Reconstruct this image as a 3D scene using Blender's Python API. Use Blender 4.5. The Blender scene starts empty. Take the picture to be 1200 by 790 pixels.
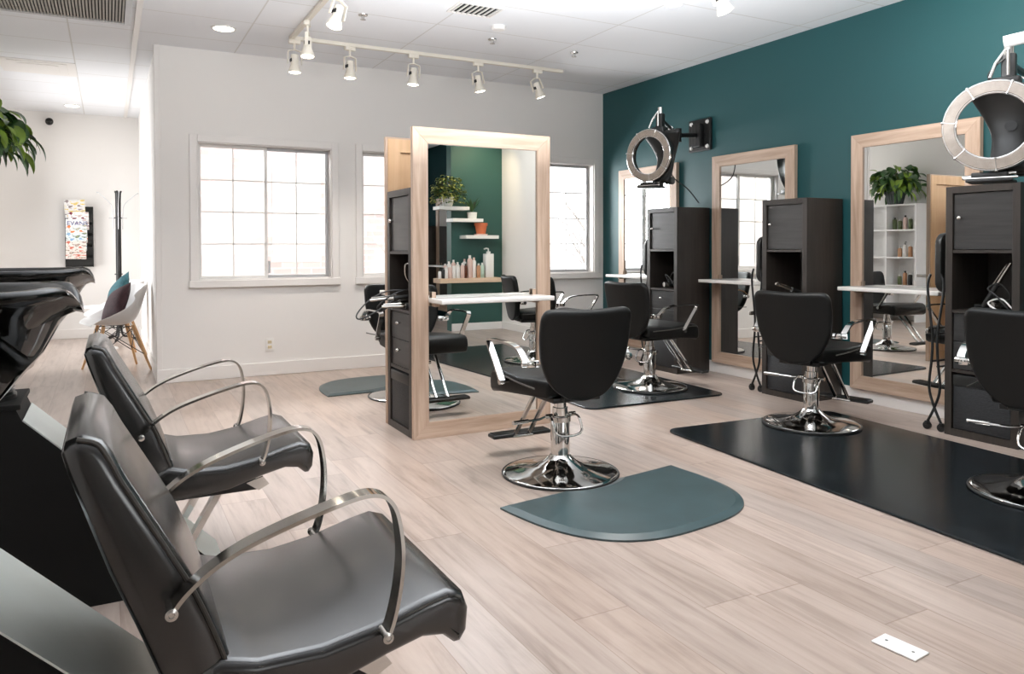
import bpy, bmesh, math, random
from mathutils import Vector, Matrix
random.seed(7)
C = bpy.context.scene.collection
PI = math.pi
V = Vector
# ------------------------------------------------------------------ room constants (metres)
XW, YW, H = 4.789, 6.906, 2.791      # teal wall, back wall, ceiling
XL, XH, YF, YN = -1.25, 0.354, 10.9, -4.6   # left wall, hallway side of back wall block, far wall, near wall

# ================================================================== materials
def new_mat(name):
    m = bpy.data.materials.new(name); m.use_nodes = True
    nt = m.node_tree; b = nt.nodes['Principled BSDF']
    return m, nt, b
def N(nt, typ, **kw):
    n = nt.nodes.new(typ)
    for k, v in kw.items():
        if k in n.inputs: n.inputs[k].default_value = v
        else: setattr(n, k, v)
    return n
def L(nt, a, b): nt.links.new(a, b)
def M(name, col, rough=0.5, metal=0.0, noise=0.0, nscale=8.0, bump=0.0, stretch=(1, 1, 1), spec=0.5, coat=0.0, emit=None, estr=0.0):
    m, nt, b = new_mat(name)
    c4 = (*col, 1)
    b.inputs['Base Color'].default_value = c4
    b.inputs['Roughness'].default_value = rough
    b.inputs['Metallic'].default_value = metal
    b.inputs['Specular IOR Level'].default_value = spec
    b.inputs['Coat Weight'].default_value = coat
    b.inputs['Coat Roughness'].default_value = 0.1
    if emit:
        b.inputs['Emission Color'].default_value = (*emit, 1)
        b.inputs['Emission Strength'].default_value = estr
    tc = N(nt, 'ShaderNodeTexCoord'); mp = N(nt, 'ShaderNodeMapping')
    mp.inputs['Scale'].default_value = stretch
    L(nt, tc.outputs['Object'], mp.inputs['Vector'])
    nz = N(nt, 'ShaderNodeTexNoise', Scale=nscale, Detail=5.0)
    L(nt, mp.outputs['Vector'], nz.inputs['Vector'])
    if noise > 0:
        cr = N(nt, 'ShaderNodeValToRGB')
        cr.color_ramp.elements[0].position = .3; cr.color_ramp.elements[1].position = .7
        cr.color_ramp.elements[0].color = (*[max(0, x*(1-noise)) for x in col], 1)
        cr.color_ramp.elements[1].color = (*[min(1, x*(1+noise)) for x in col], 1)
        L(nt, nz.outputs['Fac'], cr.inputs['Fac']); L(nt, cr.outputs['Color'], b.inputs['Base Color'])
    if bump > 0:
        bp = N(nt, 'ShaderNodeBump', Strength=bump, Distance=0.01)
        L(nt, nz.outputs['Fac'], bp.inputs['Height']); L(nt, bp.outputs['Normal'], b.inputs['Normal'])
    return m
def wood(name, c1, c2, rough=.5, axis='Z', sc=1.0):
    """grain running along axis of the object"""
    m, nt, b = new_mat(name)
    tc = N(nt, 'ShaderNodeTexCoord'); mp = N(nt, 'ShaderNodeMapping')
    s = {'X': (1.2, 22, 22), 'Y': (22, 1.2, 22), 'Z': (22, 22, 1.2)}[axis]
    mp.inputs['Scale'].default_value = [x*sc for x in s]
    L(nt, tc.outputs['Object'], mp.inputs['Vector'])
    nz = N(nt, 'ShaderNodeTexNoise', Scale=1.6, Detail=7.0, Roughness=.62, Distortion=.4)
    L(nt, mp.outputs['Vector'], nz.inputs['Vector'])
    cr = N(nt, 'ShaderNodeValToRGB')
    cr.color_ramp.elements[0].position = .32; cr.color_ramp.elements[1].position = .66
    cr.color_ramp.elements[0].color = (*c1, 1); cr.color_ramp.elements[1].color = (*c2, 1)
    L(nt, nz.outputs['Fac'], cr.inputs['Fac']); L(nt, cr.outputs['Color'], b.inputs['Base Color'])
    bp = N(nt, 'ShaderNodeBump', Strength=.12, Distance=.004)
    L(nt, nz.outputs['Fac'], bp.inputs['Height']); L(nt, bp.outputs['Normal'], b.inputs['Normal'])
    b.inputs['Roughness'].default_value = rough
    return m
def mat_floor():
    m, nt, b = new_mat('pale_oak_planks')
    geo = N(nt, 'ShaderNodeNewGeometry'); sx = N(nt, 'ShaderNodeSeparateXYZ')
    L(nt, geo.outputs['Position'], sx.inputs[0])
    def math_(op, a, bb=None):
        n = N(nt, 'ShaderNodeMath', operation=op)
        for i, v in enumerate((a, bb)):
            if v is None: continue
            if isinstance(v, (int, float)): n.inputs[i].default_value = v
            else: L(nt, v, n.inputs[i])
        return n.outputs[0]
    u = math_('DIVIDE', math_('SUBTRACT', sx.outputs['X'], .02), .2)
    row = math_('FLOOR', u); fu = math_('SUBTRACT', u, row)
    wn = N(nt, 'ShaderNodeTexWhiteNoise', noise_dimensions='1D'); L(nt, row, wn.inputs['W'])
    v = math_('ADD', math_('DIVIDE', sx.outputs['Y'], 1.25), math_('MULTIPLY', wn.outputs['Value'], 7.0))
    pl = math_('FLOOR', v); fv = math_('SUBTRACT', v, pl)
    cx = N(nt, 'ShaderNodeCombineXYZ'); L(nt, row, cx.inputs[0]); L(nt, pl, cx.inputs[1])
    w2 = N(nt, 'ShaderNodeTexWhiteNoise', noise_dimensions='2D'); L(nt, cx.outputs[0], w2.inputs['Vector'])
    # grain
    mp = N(nt, 'ShaderNodeMapping'); mp.inputs['Scale'].default_value = (26, 1.7, 1)
    add = N(nt, 'ShaderNodeVectorMath', operation='ADD'); L(nt, geo.outputs['Position'], add.inputs[0])
    sc = N(nt, 'ShaderNodeVectorMath', operation='SCALE'); sc.inputs['Scale'].default_value = 9.0
    L(nt, w2.outputs['Color'], sc.inputs[0]); L(nt, sc.outputs[0], add.inputs[1])
    L(nt, add.outputs[0], mp.inputs['Vector'])
    g = N(nt, 'ShaderNodeTexNoise', Scale=1.0, Detail=7.0, Roughness=.6, Distortion=.7); L(nt, mp.outputs[0], g.inputs['Vector'])
    mp2 = N(nt, 'ShaderNodeMapping'); mp2.inputs['Scale'].default_value = (7, 1.3, 1); L(nt, add.outputs[0], mp2.inputs['Vector'])
    g2 = N(nt, 'ShaderNodeTexNoise', Scale=1.0, Detail=4.0, Roughness=.6, Distortion=1.5); L(nt, mp2.outputs[0], g2.inputs['Vector'])
    cr = N(nt, 'ShaderNodeValToRGB')
    e = cr.color_ramp.elements
    e[0].position = .28; e[0].color = (.225, .15, .105, 1); e[1].position = .75; e[1].color = (.50, .385, .31, 1)
    mid = e.new(.5); mid.color = (.40, .29, .225, 1)
    mixf = math_('ADD', math_('MULTIPLY', g.outputs['Fac'], .6), math_('MULTIPLY', g2.outputs['Fac'], .4))
    L(nt, mixf, cr.inputs['Fac'])
    hv = N(nt, 'ShaderNodeHueSaturation')
    L(nt, cr.outputs['Color'], hv.inputs['Color'])
    L(nt, math_('ADD', math_('MULTIPLY', w2.outputs['Value'], .20), .90), hv.inputs['Value'])
    L(nt, math_('ADD', math_('MULTIPLY', wn.outputs['Value'], .2), .66), hv.inputs['Saturation'])
    # gaps
    gx = math_('GREATER_THAN', math_('ABSOLUTE', math_('SUBTRACT', fu, .5)), .4925)
    gy = math_('GREATER_THAN', math_('ABSOLUTE', math_('SUBTRACT', fv, .5)), .4982)
    gap = math_('MAXIMUM', gx, gy)
    mx = N(nt, 'ShaderNodeMix', data_type='RGBA', blend_type='MULTIPLY')
    L(nt, math_('MULTIPLY', gap, .5), mx.inputs['Factor'])
    L(nt, hv.outputs['Color'], mx.inputs['A']); mx.inputs['B'].default_value = (.45, .36, .3, 1)
    L(nt, mx.outputs['Result'], b.inputs['Base Color'])
    b.inputs['Roughness'].default_value = .30
    b.inputs['Specular IOR Level'].default_value = .6
    bp = N(nt, 'ShaderNodeBump', Strength=.06, Distance=.003); L(nt, g.outputs['Fac'], bp.inputs['Height']); L(nt, bp.outputs['Normal'], b.inputs['Normal'])
    return m
def mat_ceiling():
    m, nt, b = new_mat('ceiling_panels')
    geo = N(nt, 'ShaderNodeNewGeometry')
    br = N(nt, 'ShaderNodeTexBrick'); br.offset = 0
    br.inputs['Scale'].default_value = 1.0; br.inputs['Brick Width'].default_value = 1.22; br.inputs['Row Height'].default_value = .61
    br.inputs['Mortar Size'].default_value = .006; br.inputs['Mortar Smooth'].default_value = .2
    br.inputs['Color1'].default_value = (.81, .82, .84, 1); br.inputs['Color2'].default_value = (.83, .84, .86, 1); br.inputs['Mortar'].default_value = (.66, .65, .63, 1)
    mp = N(nt, 'ShaderNodeMapping'); mp.inputs['Location'].default_value = (.25, .17, 0)
    L(nt, geo.outputs['Position'], mp.inputs['Vector']); L(nt, mp.outputs[0], br.inputs['Vector'])
    nz = N(nt, 'ShaderNodeTexNoise', Scale=90.0, Detail=3.0); L(nt, geo.outputs['Position'], nz.inputs['Vector'])
    L(nt, br.outputs['Color'], b.inputs['Base Color'])
    bp = N(nt, 'ShaderNodeBump', Strength=.15, Distance=.004); L(nt, nz.outputs['Fac'], bp.inputs['Height']); L(nt, bp.outputs['Normal'], b.inputs['Normal'])
    b.inputs['Roughness'].default_value = .9
    return m
def mat_paint(name, col, rough=.6, var=.03):
    m, nt, b = new_mat(name)
    geo = N(nt, 'ShaderNodeNewGeometry')
    nz = N(nt, 'ShaderNodeTexNoise', Scale=140.0, Detail=2.0); L(nt, geo.outputs['Position'], nz.inputs['Vector'])
    n2 = N(nt, 'ShaderNodeTexNoise', Scale=1.1, Detail=3.0); L(nt, geo.outputs['Position'], n2.inputs['Vector'])
    cr = N(nt, 'ShaderNodeValToRGB')
    cr.color_ramp.elements[0].color = (*[c*(1-var) for c in col], 1); cr.color_ramp.elements[1].color = (*[min(1, c*(1+var)) for c in col], 1)
    L(nt, n2.outputs['Fac'], cr.inputs['Fac']); L(nt, cr.outputs['Color'], b.inputs['Base Color'])
    bp = N(nt, 'ShaderNodeBump', Strength=.05, Distance=.002); L(nt, nz.outputs['Fac'], bp.inputs['Height']); L(nt, bp.outputs['Normal'], b.inputs['Normal'])
    b.inputs['Roughness'].default_value = rough
    if rough > .7: b.inputs['Specular IOR Level'].default_value = .08
    return m
def mat_glass():
    m, nt, b = new_mat('window_glass')
    nt.nodes.remove(b)
    out = [n for n in nt.nodes if n.type == 'OUTPUT_MATERIAL'][0]
    t = N(nt, 'ShaderNodeBsdfTransparent'); g = N(nt, 'ShaderNodeBsdfGlossy', Roughness=.02)
    f = N(nt, 'ShaderNodeFresnel', IOR=1.3); mx = N(nt, 'ShaderNodeMixShader')
    L(nt, f.outputs[0], mx.inputs[0]); L(nt, t.outputs[0], mx.inputs[1]); L(nt, g.outputs[0], mx.inputs[2]); L(nt, mx.outputs[0], out.inputs[0])
    return m
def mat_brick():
    m, nt, b = new_mat('brick_paled_as_sunlit')  # pale brick colours stand in for sunlight on the wall
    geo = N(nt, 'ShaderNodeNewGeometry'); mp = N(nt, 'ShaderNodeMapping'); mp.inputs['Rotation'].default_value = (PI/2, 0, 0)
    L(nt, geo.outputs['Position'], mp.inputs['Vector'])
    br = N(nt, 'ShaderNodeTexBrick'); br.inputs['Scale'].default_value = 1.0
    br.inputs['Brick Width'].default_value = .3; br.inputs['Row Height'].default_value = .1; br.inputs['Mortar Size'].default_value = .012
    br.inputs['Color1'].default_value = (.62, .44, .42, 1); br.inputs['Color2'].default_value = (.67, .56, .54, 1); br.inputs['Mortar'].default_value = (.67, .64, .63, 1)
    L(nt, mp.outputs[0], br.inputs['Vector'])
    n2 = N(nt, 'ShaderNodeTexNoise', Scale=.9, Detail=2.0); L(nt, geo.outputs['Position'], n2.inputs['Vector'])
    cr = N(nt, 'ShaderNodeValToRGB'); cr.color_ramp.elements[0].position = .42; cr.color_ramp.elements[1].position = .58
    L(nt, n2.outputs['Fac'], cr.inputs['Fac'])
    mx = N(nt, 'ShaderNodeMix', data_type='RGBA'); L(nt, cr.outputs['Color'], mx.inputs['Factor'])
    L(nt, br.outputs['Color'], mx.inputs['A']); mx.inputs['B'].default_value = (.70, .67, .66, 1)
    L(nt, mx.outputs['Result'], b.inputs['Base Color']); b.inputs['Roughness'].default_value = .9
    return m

MT = dict(
    white=mat_paint('white_wall_paint', (.80, .775, .745)),
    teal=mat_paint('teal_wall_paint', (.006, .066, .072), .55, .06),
    teal2=mat_paint('teal_paint_with_shade', (.006, .03, .033), .8, .06),  # wall teal darkened: shade beyond the partition put into the colour
    teal3=mat_paint('partition_teal_paint', (.022, .085, .070), .55, .06),
    trim=mat_paint('white_trim_paint', (.80, .77, .74), .4),
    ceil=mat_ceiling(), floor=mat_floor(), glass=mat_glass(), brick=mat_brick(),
    leather=M('black_leather', (.010, .010, .0095), .40, bump=.04, nscale=260, spec=.2),
    leather2=M('satin_black_leather', (.007, .0068, .0062), .23, bump=.012, nscale=240, spec=1.0),
    thread=M('seam_thread', (.05, .045, .038), .5, noise=.2, nscale=200),
    dark_chrome=M('darkened_chrome', (.52, .50, .46), .10, 1.0, noise=.03, nscale=3),  # chrome darkened in colour for the dark surroundings it reflects
    chrome=M('chrome', (.66, .65, .63), .07, 1.0, noise=.02, nscale=3),
    steel=M('brushed_steel', (.62, .60, .57), .22, 1.0, noise=.05, nscale=30, stretch=(1, 1, 20)),
    satin=M('satin_grey_panel', (.70, .77, .75), .42, .75, noise=.06, nscale=4),
    blackpl=M('black_plastic', (.014, .014, .013), .4, noise=.1, nscale=12),
    blackmt=M('black_metal', (.016, .016, .016), .35, .3, noise=.1, nscale=12),
    blackgl=M('black_gloss_enamel', (.004, .004, .0035), .05, noise=.1, nscale=4, spec=.32),
    blacklam=M('black_laminate', (.008, .008, .0075), .6, noise=.2, nscale=3, spec=.15),
    cab=wood('black_brown_wood', (.018, .015, .013), (.034, .029, .026), .42, 'Y', .9),
    cabv=wood('black_brown_wood_upright', (.020, .016, .013), (.036, .029, .024), .42, 'Z', .9),
    cabdoor=wood('black_brown_wood_door', (.022, .022, .022), (.042, .041, .040), .36, 'Y', .9),  # lighter and greyer than the carcass: reflected light put into the colour
    weave=M('black_woven_bin', (.018, .019, .021), .6, noise=.35, nscale=60, bump=.4, stretch=(1, 1, 4)),
    oak=wood('whitewashed_oak', (.36, .245, .17), (.55, .41, .315), .5, 'Z', .8),
    ply=wood('plywood_back', (.55, .34, .18), (.66, .43, .25), .6, 'Z', .5),
    beech=wood('beech_leg', (.50, .28, .12), (.66, .40, .20), .45, 'Z', 1.0),
    ledge=wood('pale_wood_ledge', (.60, .42, .28), (.74, .56, .40), .5, 'X', .8),
    mirror=M('mirror_silver', (.90, .92, .91), .0, 1.0),
    shelf=M('white_gloss_shelf', (.74, .71, .67), .2, noise=.05, nscale=5),
    mat1=M('black_rubber_mat', (.008, .011, .013), .2, noise=.45, nscale=9, bump=.02, spec=.36),
    mat2=M('grey_green_rubber_mat', (.035, .062, .066), .36, noise=.22, nscale=5, bump=.05, spec=.6),
    shell=M('white_shell_plastic', (.82, .81, .80), .3, noise=.02, nscale=4),
    maroon=M('maroon_velvet', (.035, .009, .013), .8, noise=.3, nscale=40, bump=.2),
    tealcu=M('teal_velvet', (.010, .07, .085), .8, noise=.3, nscale=40, bump=.2),
    leaf=M('dark_green_leaf', (.035, .10, .022), .35, noise=.45, nscale=7),
    leaf2=M('light_green_leaf', (.20, .32, .035), .4, noise=.35, nscale=7),
    leaf3=M('yellow_green_leaf', (.32, .34, .08), .45, noise=.5, nscale=9),
    pot=M('dark_green_pot', (.03, .045, .042), .4, noise=.1, nscale=6),
    terra=M('terracotta', (.62, .16, .06), .7, noise=.12, nscale=9),
    whitepl=M('white_plastic', (.80, .78, .75), .35, noise=.02, nscale=5),
    cream=M('cream_lamp_housing', (.74, .69, .60), .45, noise=.03, nscale=6),
    almond=M('almond_plastic', (.66, .55, .36), .4, noise=.05, nscale=6),
    lamp=M('lit_lamp_face', (1, .95, .88), .4, emit=(1, .90, .76), estr=9),
    grille=M('grey_grille', (.36, .34, .30), .6, noise=.08, nscale=20),
    dark=M('near_black', (.012, .012, .012), .9, noise=.1),  # near-black for soil, outlet slots and the painted dark inside vents
    alum=M('grey_aluminium', (.48, .48, .49), .4, .3, noise=.04),
    bronze=M('bronze_reflector', (.50, .44, .39), .2, .9, noise=.15, nscale=20),
    coil=M('amber_heating_element', (.30, .19, .12), .25, .6, noise=.2, nscale=30),
    ringm=M('clear_quartz_ring', (.66, .64, .62), .12, .85, noise=.15, nscale=16),
    amber=M('amber_bottle', (.10, .022, .008), .15, noise=.1),
    pinkb=M('pale_pink_bottle', (.72, .52, .46), .35, noise=.08),
    greenb=M('pale_green_bottle', (.45, .58, .48), .35, noise=.08),
    olive=M('olive_bottle', (.10, .13, .05), .35, noise=.08),
    tanb=M('tan_bottle', (.50, .26, .14), .35, noise=.08),
    ground=M('pale_pavement', (.78, .78, .78), .9, noise=.06, nscale=2),
    bark=M('grey_bark', (.45, .42, .40), .9, noise=.2, nscale=9),
)

# ================================================================== mesh helpers
def bx(bm, x0, x1, y0, y1, z0, z1, bev=0, seg=2):
    vs = [bm.verts.new((x, y, z)) for x in (x0, x1) for y in (y0, y1) for z in (z0, z1)]
    idx = [(0, 1, 3, 2), (4, 6, 7, 5), (0, 4, 5, 1), (2, 3, 7, 6), (0, 2, 6, 4), (1, 5, 7, 3)]
    fs = [bm.faces.new([vs[i] for i in f]) for f in idx]
    if bev > 0:
        es = list({e for f in fs for e in f.edges})
        bmesh.ops.bevel(bm, geom=es, offset=bev, segments=seg, profile=.5, affect='EDGES')
def frame_from(d):
    d = d.normalized()
    a = V((0, 0, 1)) if abs(d.z) < .9 else V((1, 0, 0))
    n = d.cross(a).normalized(); return n, d.cross(n).normalized()
def cyl(bm, p0, p1, r0, r1=None, seg=16, caps=True):
    r1 = r0 if r1 is None else r1
    p0, p1 = V(p0), V(p1); n, b = frame_from(p1-p0)
    A = [bm.verts.new(p0+(n*math.cos(2*PI*i/seg)+b*math.sin(2*PI*i/seg))*r0) for i in range(seg)]
    B = [bm.verts.new(p1+(n*math.cos(2*PI*i/seg)+b*math.sin(2*PI*i/seg))*r1) for i in range(seg)]
    for i in range(seg):
        j = (i+1) % seg; bm.faces.new((A[i], A[j], B[j], B[i]))
    if caps: bm.faces.new(A[::-1]); bm.faces.new(B)
def smooth_path(pts, n=6, closed=False):
    pts = [V(p) for p in pts]; out = []
    m = len(pts)
    rng = range(m if closed else m-1)
    for i in rng:
        if closed: p0, p1, p2, p3 = pts[i-1], pts[i], pts[(i+1) % m], pts[(i+2) % m]
        else: p0, p1, p2, p3 = pts[max(i-1, 0)], pts[i], pts[i+1], pts[min(i+2, m-1)]
        for k in range(n):
            t = k/n
            out.append(.5*((2*p1)+(p2-p0)*t+(2*p0-5*p1+4*p2-p3)*t*t+(3*p1-p0-3*p2+p3)*t**3))
    if not closed: out.append(pts[-1])
    return out
def tube(bm, pts, r, seg=8, closed=False, caps=True, prof=None, B0=None):
    """round tube, or a profile (list of (n,b) offsets) swept with a fixed binormal B0"""
    pts = [V(p) for p in pts]; m = len(pts); rings = []
    prevn = None
    for i, p in enumerate(pts):
        if closed: d = pts[(i+1) % m]-pts[i-1]
        else: d = pts[min(i+1, m-1)]-pts[max(i-1, 0)]
        d.normalize()
        if B0 is not None:
            b = V(B0); n = b.cross(d).normalized(); b = d.cross(n)
        else:
            if prevn is None: n, b = frame_from(d)
            else:
                n = (prevn-d*prevn.dot(d)).normalized(); b = d.cross(n)
            prevn = n
        pr = prof if prof else [(math.cos(2*PI*k/seg)*(r[i] if isinstance(r, (list, tuple)) else r), math.sin(2*PI*k/seg)*(r[i] if isinstance(r, (list, tuple)) else r)) for k in range(seg)]
        rings.append([bm.verts.new(p+n*a+b*c) for a, c in pr])
    k = len(rings[0])
    for i in range(m if closed else m-1):
        A, B = rings[i], rings[(i+1) % m]
        for j in range(k):
            q = (j+1) % k; bm.faces.new((A[j], A[q], B[q], B[j]))
    if caps and not closed: bm.faces.new(rings[0][::-1]); bm.faces.new(rings[-1])
def rect(w, t): return [(-t, -w), (t, -w), (t, w), (-t, w)]
def lathe(bm, prof, c=(0, 0, 0), seg=32, axis=None):
    """prof: (r,z) list"""
    c = V(c); rings = []
    for r, z in prof:
        if r < 1e-5: rings.append([bm.verts.new(c+V((0, 0, z)))])
        else: rings.append([bm.verts.new(c+V((r*math.cos(2*PI*i/seg), r*math.sin(2*PI*i/seg), z))) for i in range(seg)])
    for A, B in zip(rings, rings[1:]):
        for i in range(seg):
            j = (i+1) % seg
            if len(A) == 1 and len(B) == 1: continue
            if len(A) == 1: bm.faces.new((A[0], B[j], B[i]))
            elif len(B) == 1: bm.faces.new((A[i], A[j], B[0]))
            else: bm.faces.new((A[i], A[j], B[j], B[i]))
def prism(bm, poly, lo, hi, plane='XZ', bev=0, seg=3):
    """polygon in plane, extruded along the third axis"""
    def P(a, b, h): return {'XZ': (a, h, b), 'XY': (a, b, h), 'YZ': (h, a, b)}[plane]
    A = [bm.verts.new(P(a, b, lo)) for a, b in poly]; B = [bm.verts.new(P(a, b, hi)) for a, b in poly]
    fs = [bm.faces.new(A), bm.faces.new(B[::-1])]
    n = len(poly)
    for i in range(n):
        j = (i+1) % n; fs.append(bm.faces.new((A[j], A[i], B[i], B[j])))
    bmesh.ops.recalc_face_normals(bm, faces=fs)
    if bev > 0:
        es = [e for f in fs[:2] for e in f.edges]
        bmesh.ops.bevel(bm, geom=es, offset=bev, segments=seg, profile=.5, affect='EDGES')
def grid(bm, P, nu, nv):
    vs = [[bm.verts.new(P(i/(nu-1), j/(nv-1))) for j in range(nv)] for i in range(nu)]
    for i in range(nu-1):
        for j in range(nv-1): bm.faces.new((vs[i][j], vs[i+1][j], vs[i+1][j+1], vs[i][j+1]))
def sphere(bm, c, r, sc=(1, 1, 1), u=14, v=10):
    m = Matrix.Translation(c) @ Matrix.Diagonal((r*sc[0], r*sc[1], r*sc[2], 1))
    bmesh.ops.create_uvsphere(bm, u_segments=u, v_segments=v, radius=1, matrix=m)
def nb(): return bmesh.new()
def obj(name, bm, mat, parent=None, smooth=True, ang=35, recalc=True):
    if recalc: bmesh.ops.recalc_face_normals(bm, faces=bm.faces)
    me = bpy.data.meshes.new(name); bm.to_mesh(me); bm.free()
    if smooth:
        me.polygons.foreach_set('use_smooth', [True]*len(me.polygons)); me.set_sharp_from_angle(angle=math.radians(ang))
    mats = mat if isinstance(mat, (list, tuple)) else [mat]
    for x in mats: me.materials.append(x)
    o = bpy.data.objects.new(name, me); C.objects.link(o)
    if parent: o.parent = parent
    return o
def pieces(name, bm, mat, parent, smooth=True, ang=35):
    """every loose island of the bmesh becomes an object of its own"""
    left = set(bm.verts); out = []
    while left:
        st = [left.pop()]; isl = set(st)
        while st:
            v = st.pop()
            for e in v.link_edges:
                w = e.other_vert(v)
                if w in left: left.discard(w); isl.add(w); st.append(w)
        nbm = bmesh.new(); mp = {}
        for v in bm.verts:
            if v in isl: mp[v] = nbm.verts.new(v.co)
        for f in bm.faces:
            if f.verts[0] in isl: nbm.faces.new([mp[v] for v in f.verts])
        out.append(obj(name, nbm, mat, parent, smooth, ang))
    bm.free(); return out
def solid(o, th, sub=2, off=0.0):
    s = o.modifiers.new('Solidify', 'SOLIDIFY'); s.thickness = th; s.offset = off
    if sub:
        u = o.modifiers.new('Subsurf', 'SUBSURF'); u.levels = sub; u.render_levels = sub
    return o
def tag(o, label, cat, group=None, kind=None):
    if label: o['label'] = label
    if cat: o['category'] = cat
    if group: o['group'] = group
    if kind: o['kind'] = kind
    return o
def thing(name, label, cat, loc=(0, 0, 0), rz=0, group=None):
    o = bpy.data.objects.new(name, None); C.objects.link(o); o.empty_display_size = .1
    o.location = loc; o.rotation_euler = (0, 0, rz)
    return tag(o, label, cat, group)
def dup(root, loc, rz, label, group=None):
    r = root.copy(); C.objects.link(r); r.location = loc; r.rotation_euler = (0, 0, rz); r['label'] = label
    if group: r['group'] = group
    for ch in list(root.children):
        c = ch.copy(); C.objects.link(c); c.parent = r
        for g in list(ch.children):
            d = g.copy(); C.objects.link(d); d.parent = c
    return r
def struct(name, bm, mat, parent=None, smooth=False, label=None, cat=None):
    o = obj(name, bm, mat, parent, smooth)
    if not parent:
        o['kind'] = 'structure'
        if label: o['label'] = label
        if cat: o['category'] = cat
    return o

# ================================================================== the room
b = nb(); bx(b, -4.5, XW+.15, YN-.15, YF+.15, -.08, 0); struct('floor', b, MT['floor'], label='pale oak plank floor of the salon', cat='floor')
b = nb(); bx(b, XL-.15, XW+.15, YN-.15, YF+.15, H, H+.1); struct('ceiling', b, MT['ceil'], label='white panelled ceiling', cat='ceiling')
b = nb(); bx(b, XW, XW+.15, 1.0, YW+.15, 0, H); struct('wall_right', b, MT['teal'], label='dark teal wall behind the styling mirrors', cat='wall')
b = nb(); bx(b, XW, XW+.15, -1.0, 1.0, 0, H); struct('wall_right_front', b, MT['white'], label='white stretch of wall seen in the free-standing mirror', cat='wall')
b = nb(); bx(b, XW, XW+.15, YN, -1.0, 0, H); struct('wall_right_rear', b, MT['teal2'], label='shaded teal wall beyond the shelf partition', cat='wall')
b = nb(); bx(b, 4.03, XW, -1.15, -1.0, 0, H); struct('wall_partition', b, MT['teal3'], label='teal partition carrying white floating shelves', cat='wall')
WIN = [(.665, 1.80), (2.085, 3.235), (3.525, 4.665)]
WZ0, WZ1 = .845, 2.015
b = nb()
bx(b, XH, XW+.15, YW, YW+.15, 0, WZ0); bx(b, XH, XW+.15, YW, YW+.15, WZ1, H)
xs = [XH]+[x for w in WIN for x in w]+[XW+.15]
for i in range(0, len(xs), 2): bx(b, xs[i], xs[i+1], YW, YW+.15, WZ0, WZ1)
struct('wall_back', b, MT['white'], label='white back wall with three windows', cat='wall')
b = nb(); bx(b, XH, XH+.15, YW+.15, YF, 0, H); struct('wall_hallway', b, MT['white'], label='white hallway wall running back past the corner', cat='wall')
b = nb(); bx(b, XL-.15, XH+.15, YF, YF+.15, 0, H); struct('wall_far', b, MT['white'], label='white far wall of the hallway', cat='wall')
b = nb()
bx(b, XL-.15, XL, YN, 8.1, 0, H); bx(b, XL-.15, XL, 10.3, YF, 0, H); bx(b, XL-.15, XL, 8.1, 10.3, 2.5, H)
struct('wall_left', b, MT['white'], label='white left wall behind the basins', cat='wall')
b = nb()
bx(b, XL-.15, 1.8, YN-.15, YN, 0, H); bx(b, 4.0, XW+.15, YN-.15, YN, 0, H); bx(b, 1.8, 4.0, YN-.15, YN, 2.3, H); bx(b, 1.8, 4.0, YN-.15, YN, 0, .9)
struct('wall_front', b, MT['white'], label='front wall with the unseen window', cat='wall')
b = nb()
bx(b, XH-.014, XW, YW-.014, YW, 0, .115, .004); bx(b, XH-.014, XH, YW, YF, 0, .115, .004)
struct('baseboard_back', b, MT['trim'], label='white baseboard under the back windows', cat='baseboard')
b = nb(); bx(b, XL, XH, YF-.014, YF, 0, .115, .004); struct('baseboard_far', b, MT['trim'], label='white baseboard of the far hallway wall', cat='baseboard')
b = nb(); bx(b, XW-.014, XW, -1.0, YW-.014, 0, .10, .004); bx(b, 4.03, XW-.014, -1.0, -.986, 0, .10, .004)
struct('baseboard_right', b, MT['trim'], label='white baseboard below the styling mirrors', cat='baseboard')
b = nb(); bx(b, XH-.012, XH+.03, YW-.012, YW+.05, .115, H-.001, .003); struct('trim_1', b, MT['trim'], label='white corner bead on the end of the back wall', cat='trim')
b = nb(); bx(b, .185, .225, 4.4, YF, H-.012, H, .002); struct('trim_2', b, MT['trim'], label='thin white ceiling strip leading to the far wall', cat='trim')

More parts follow.
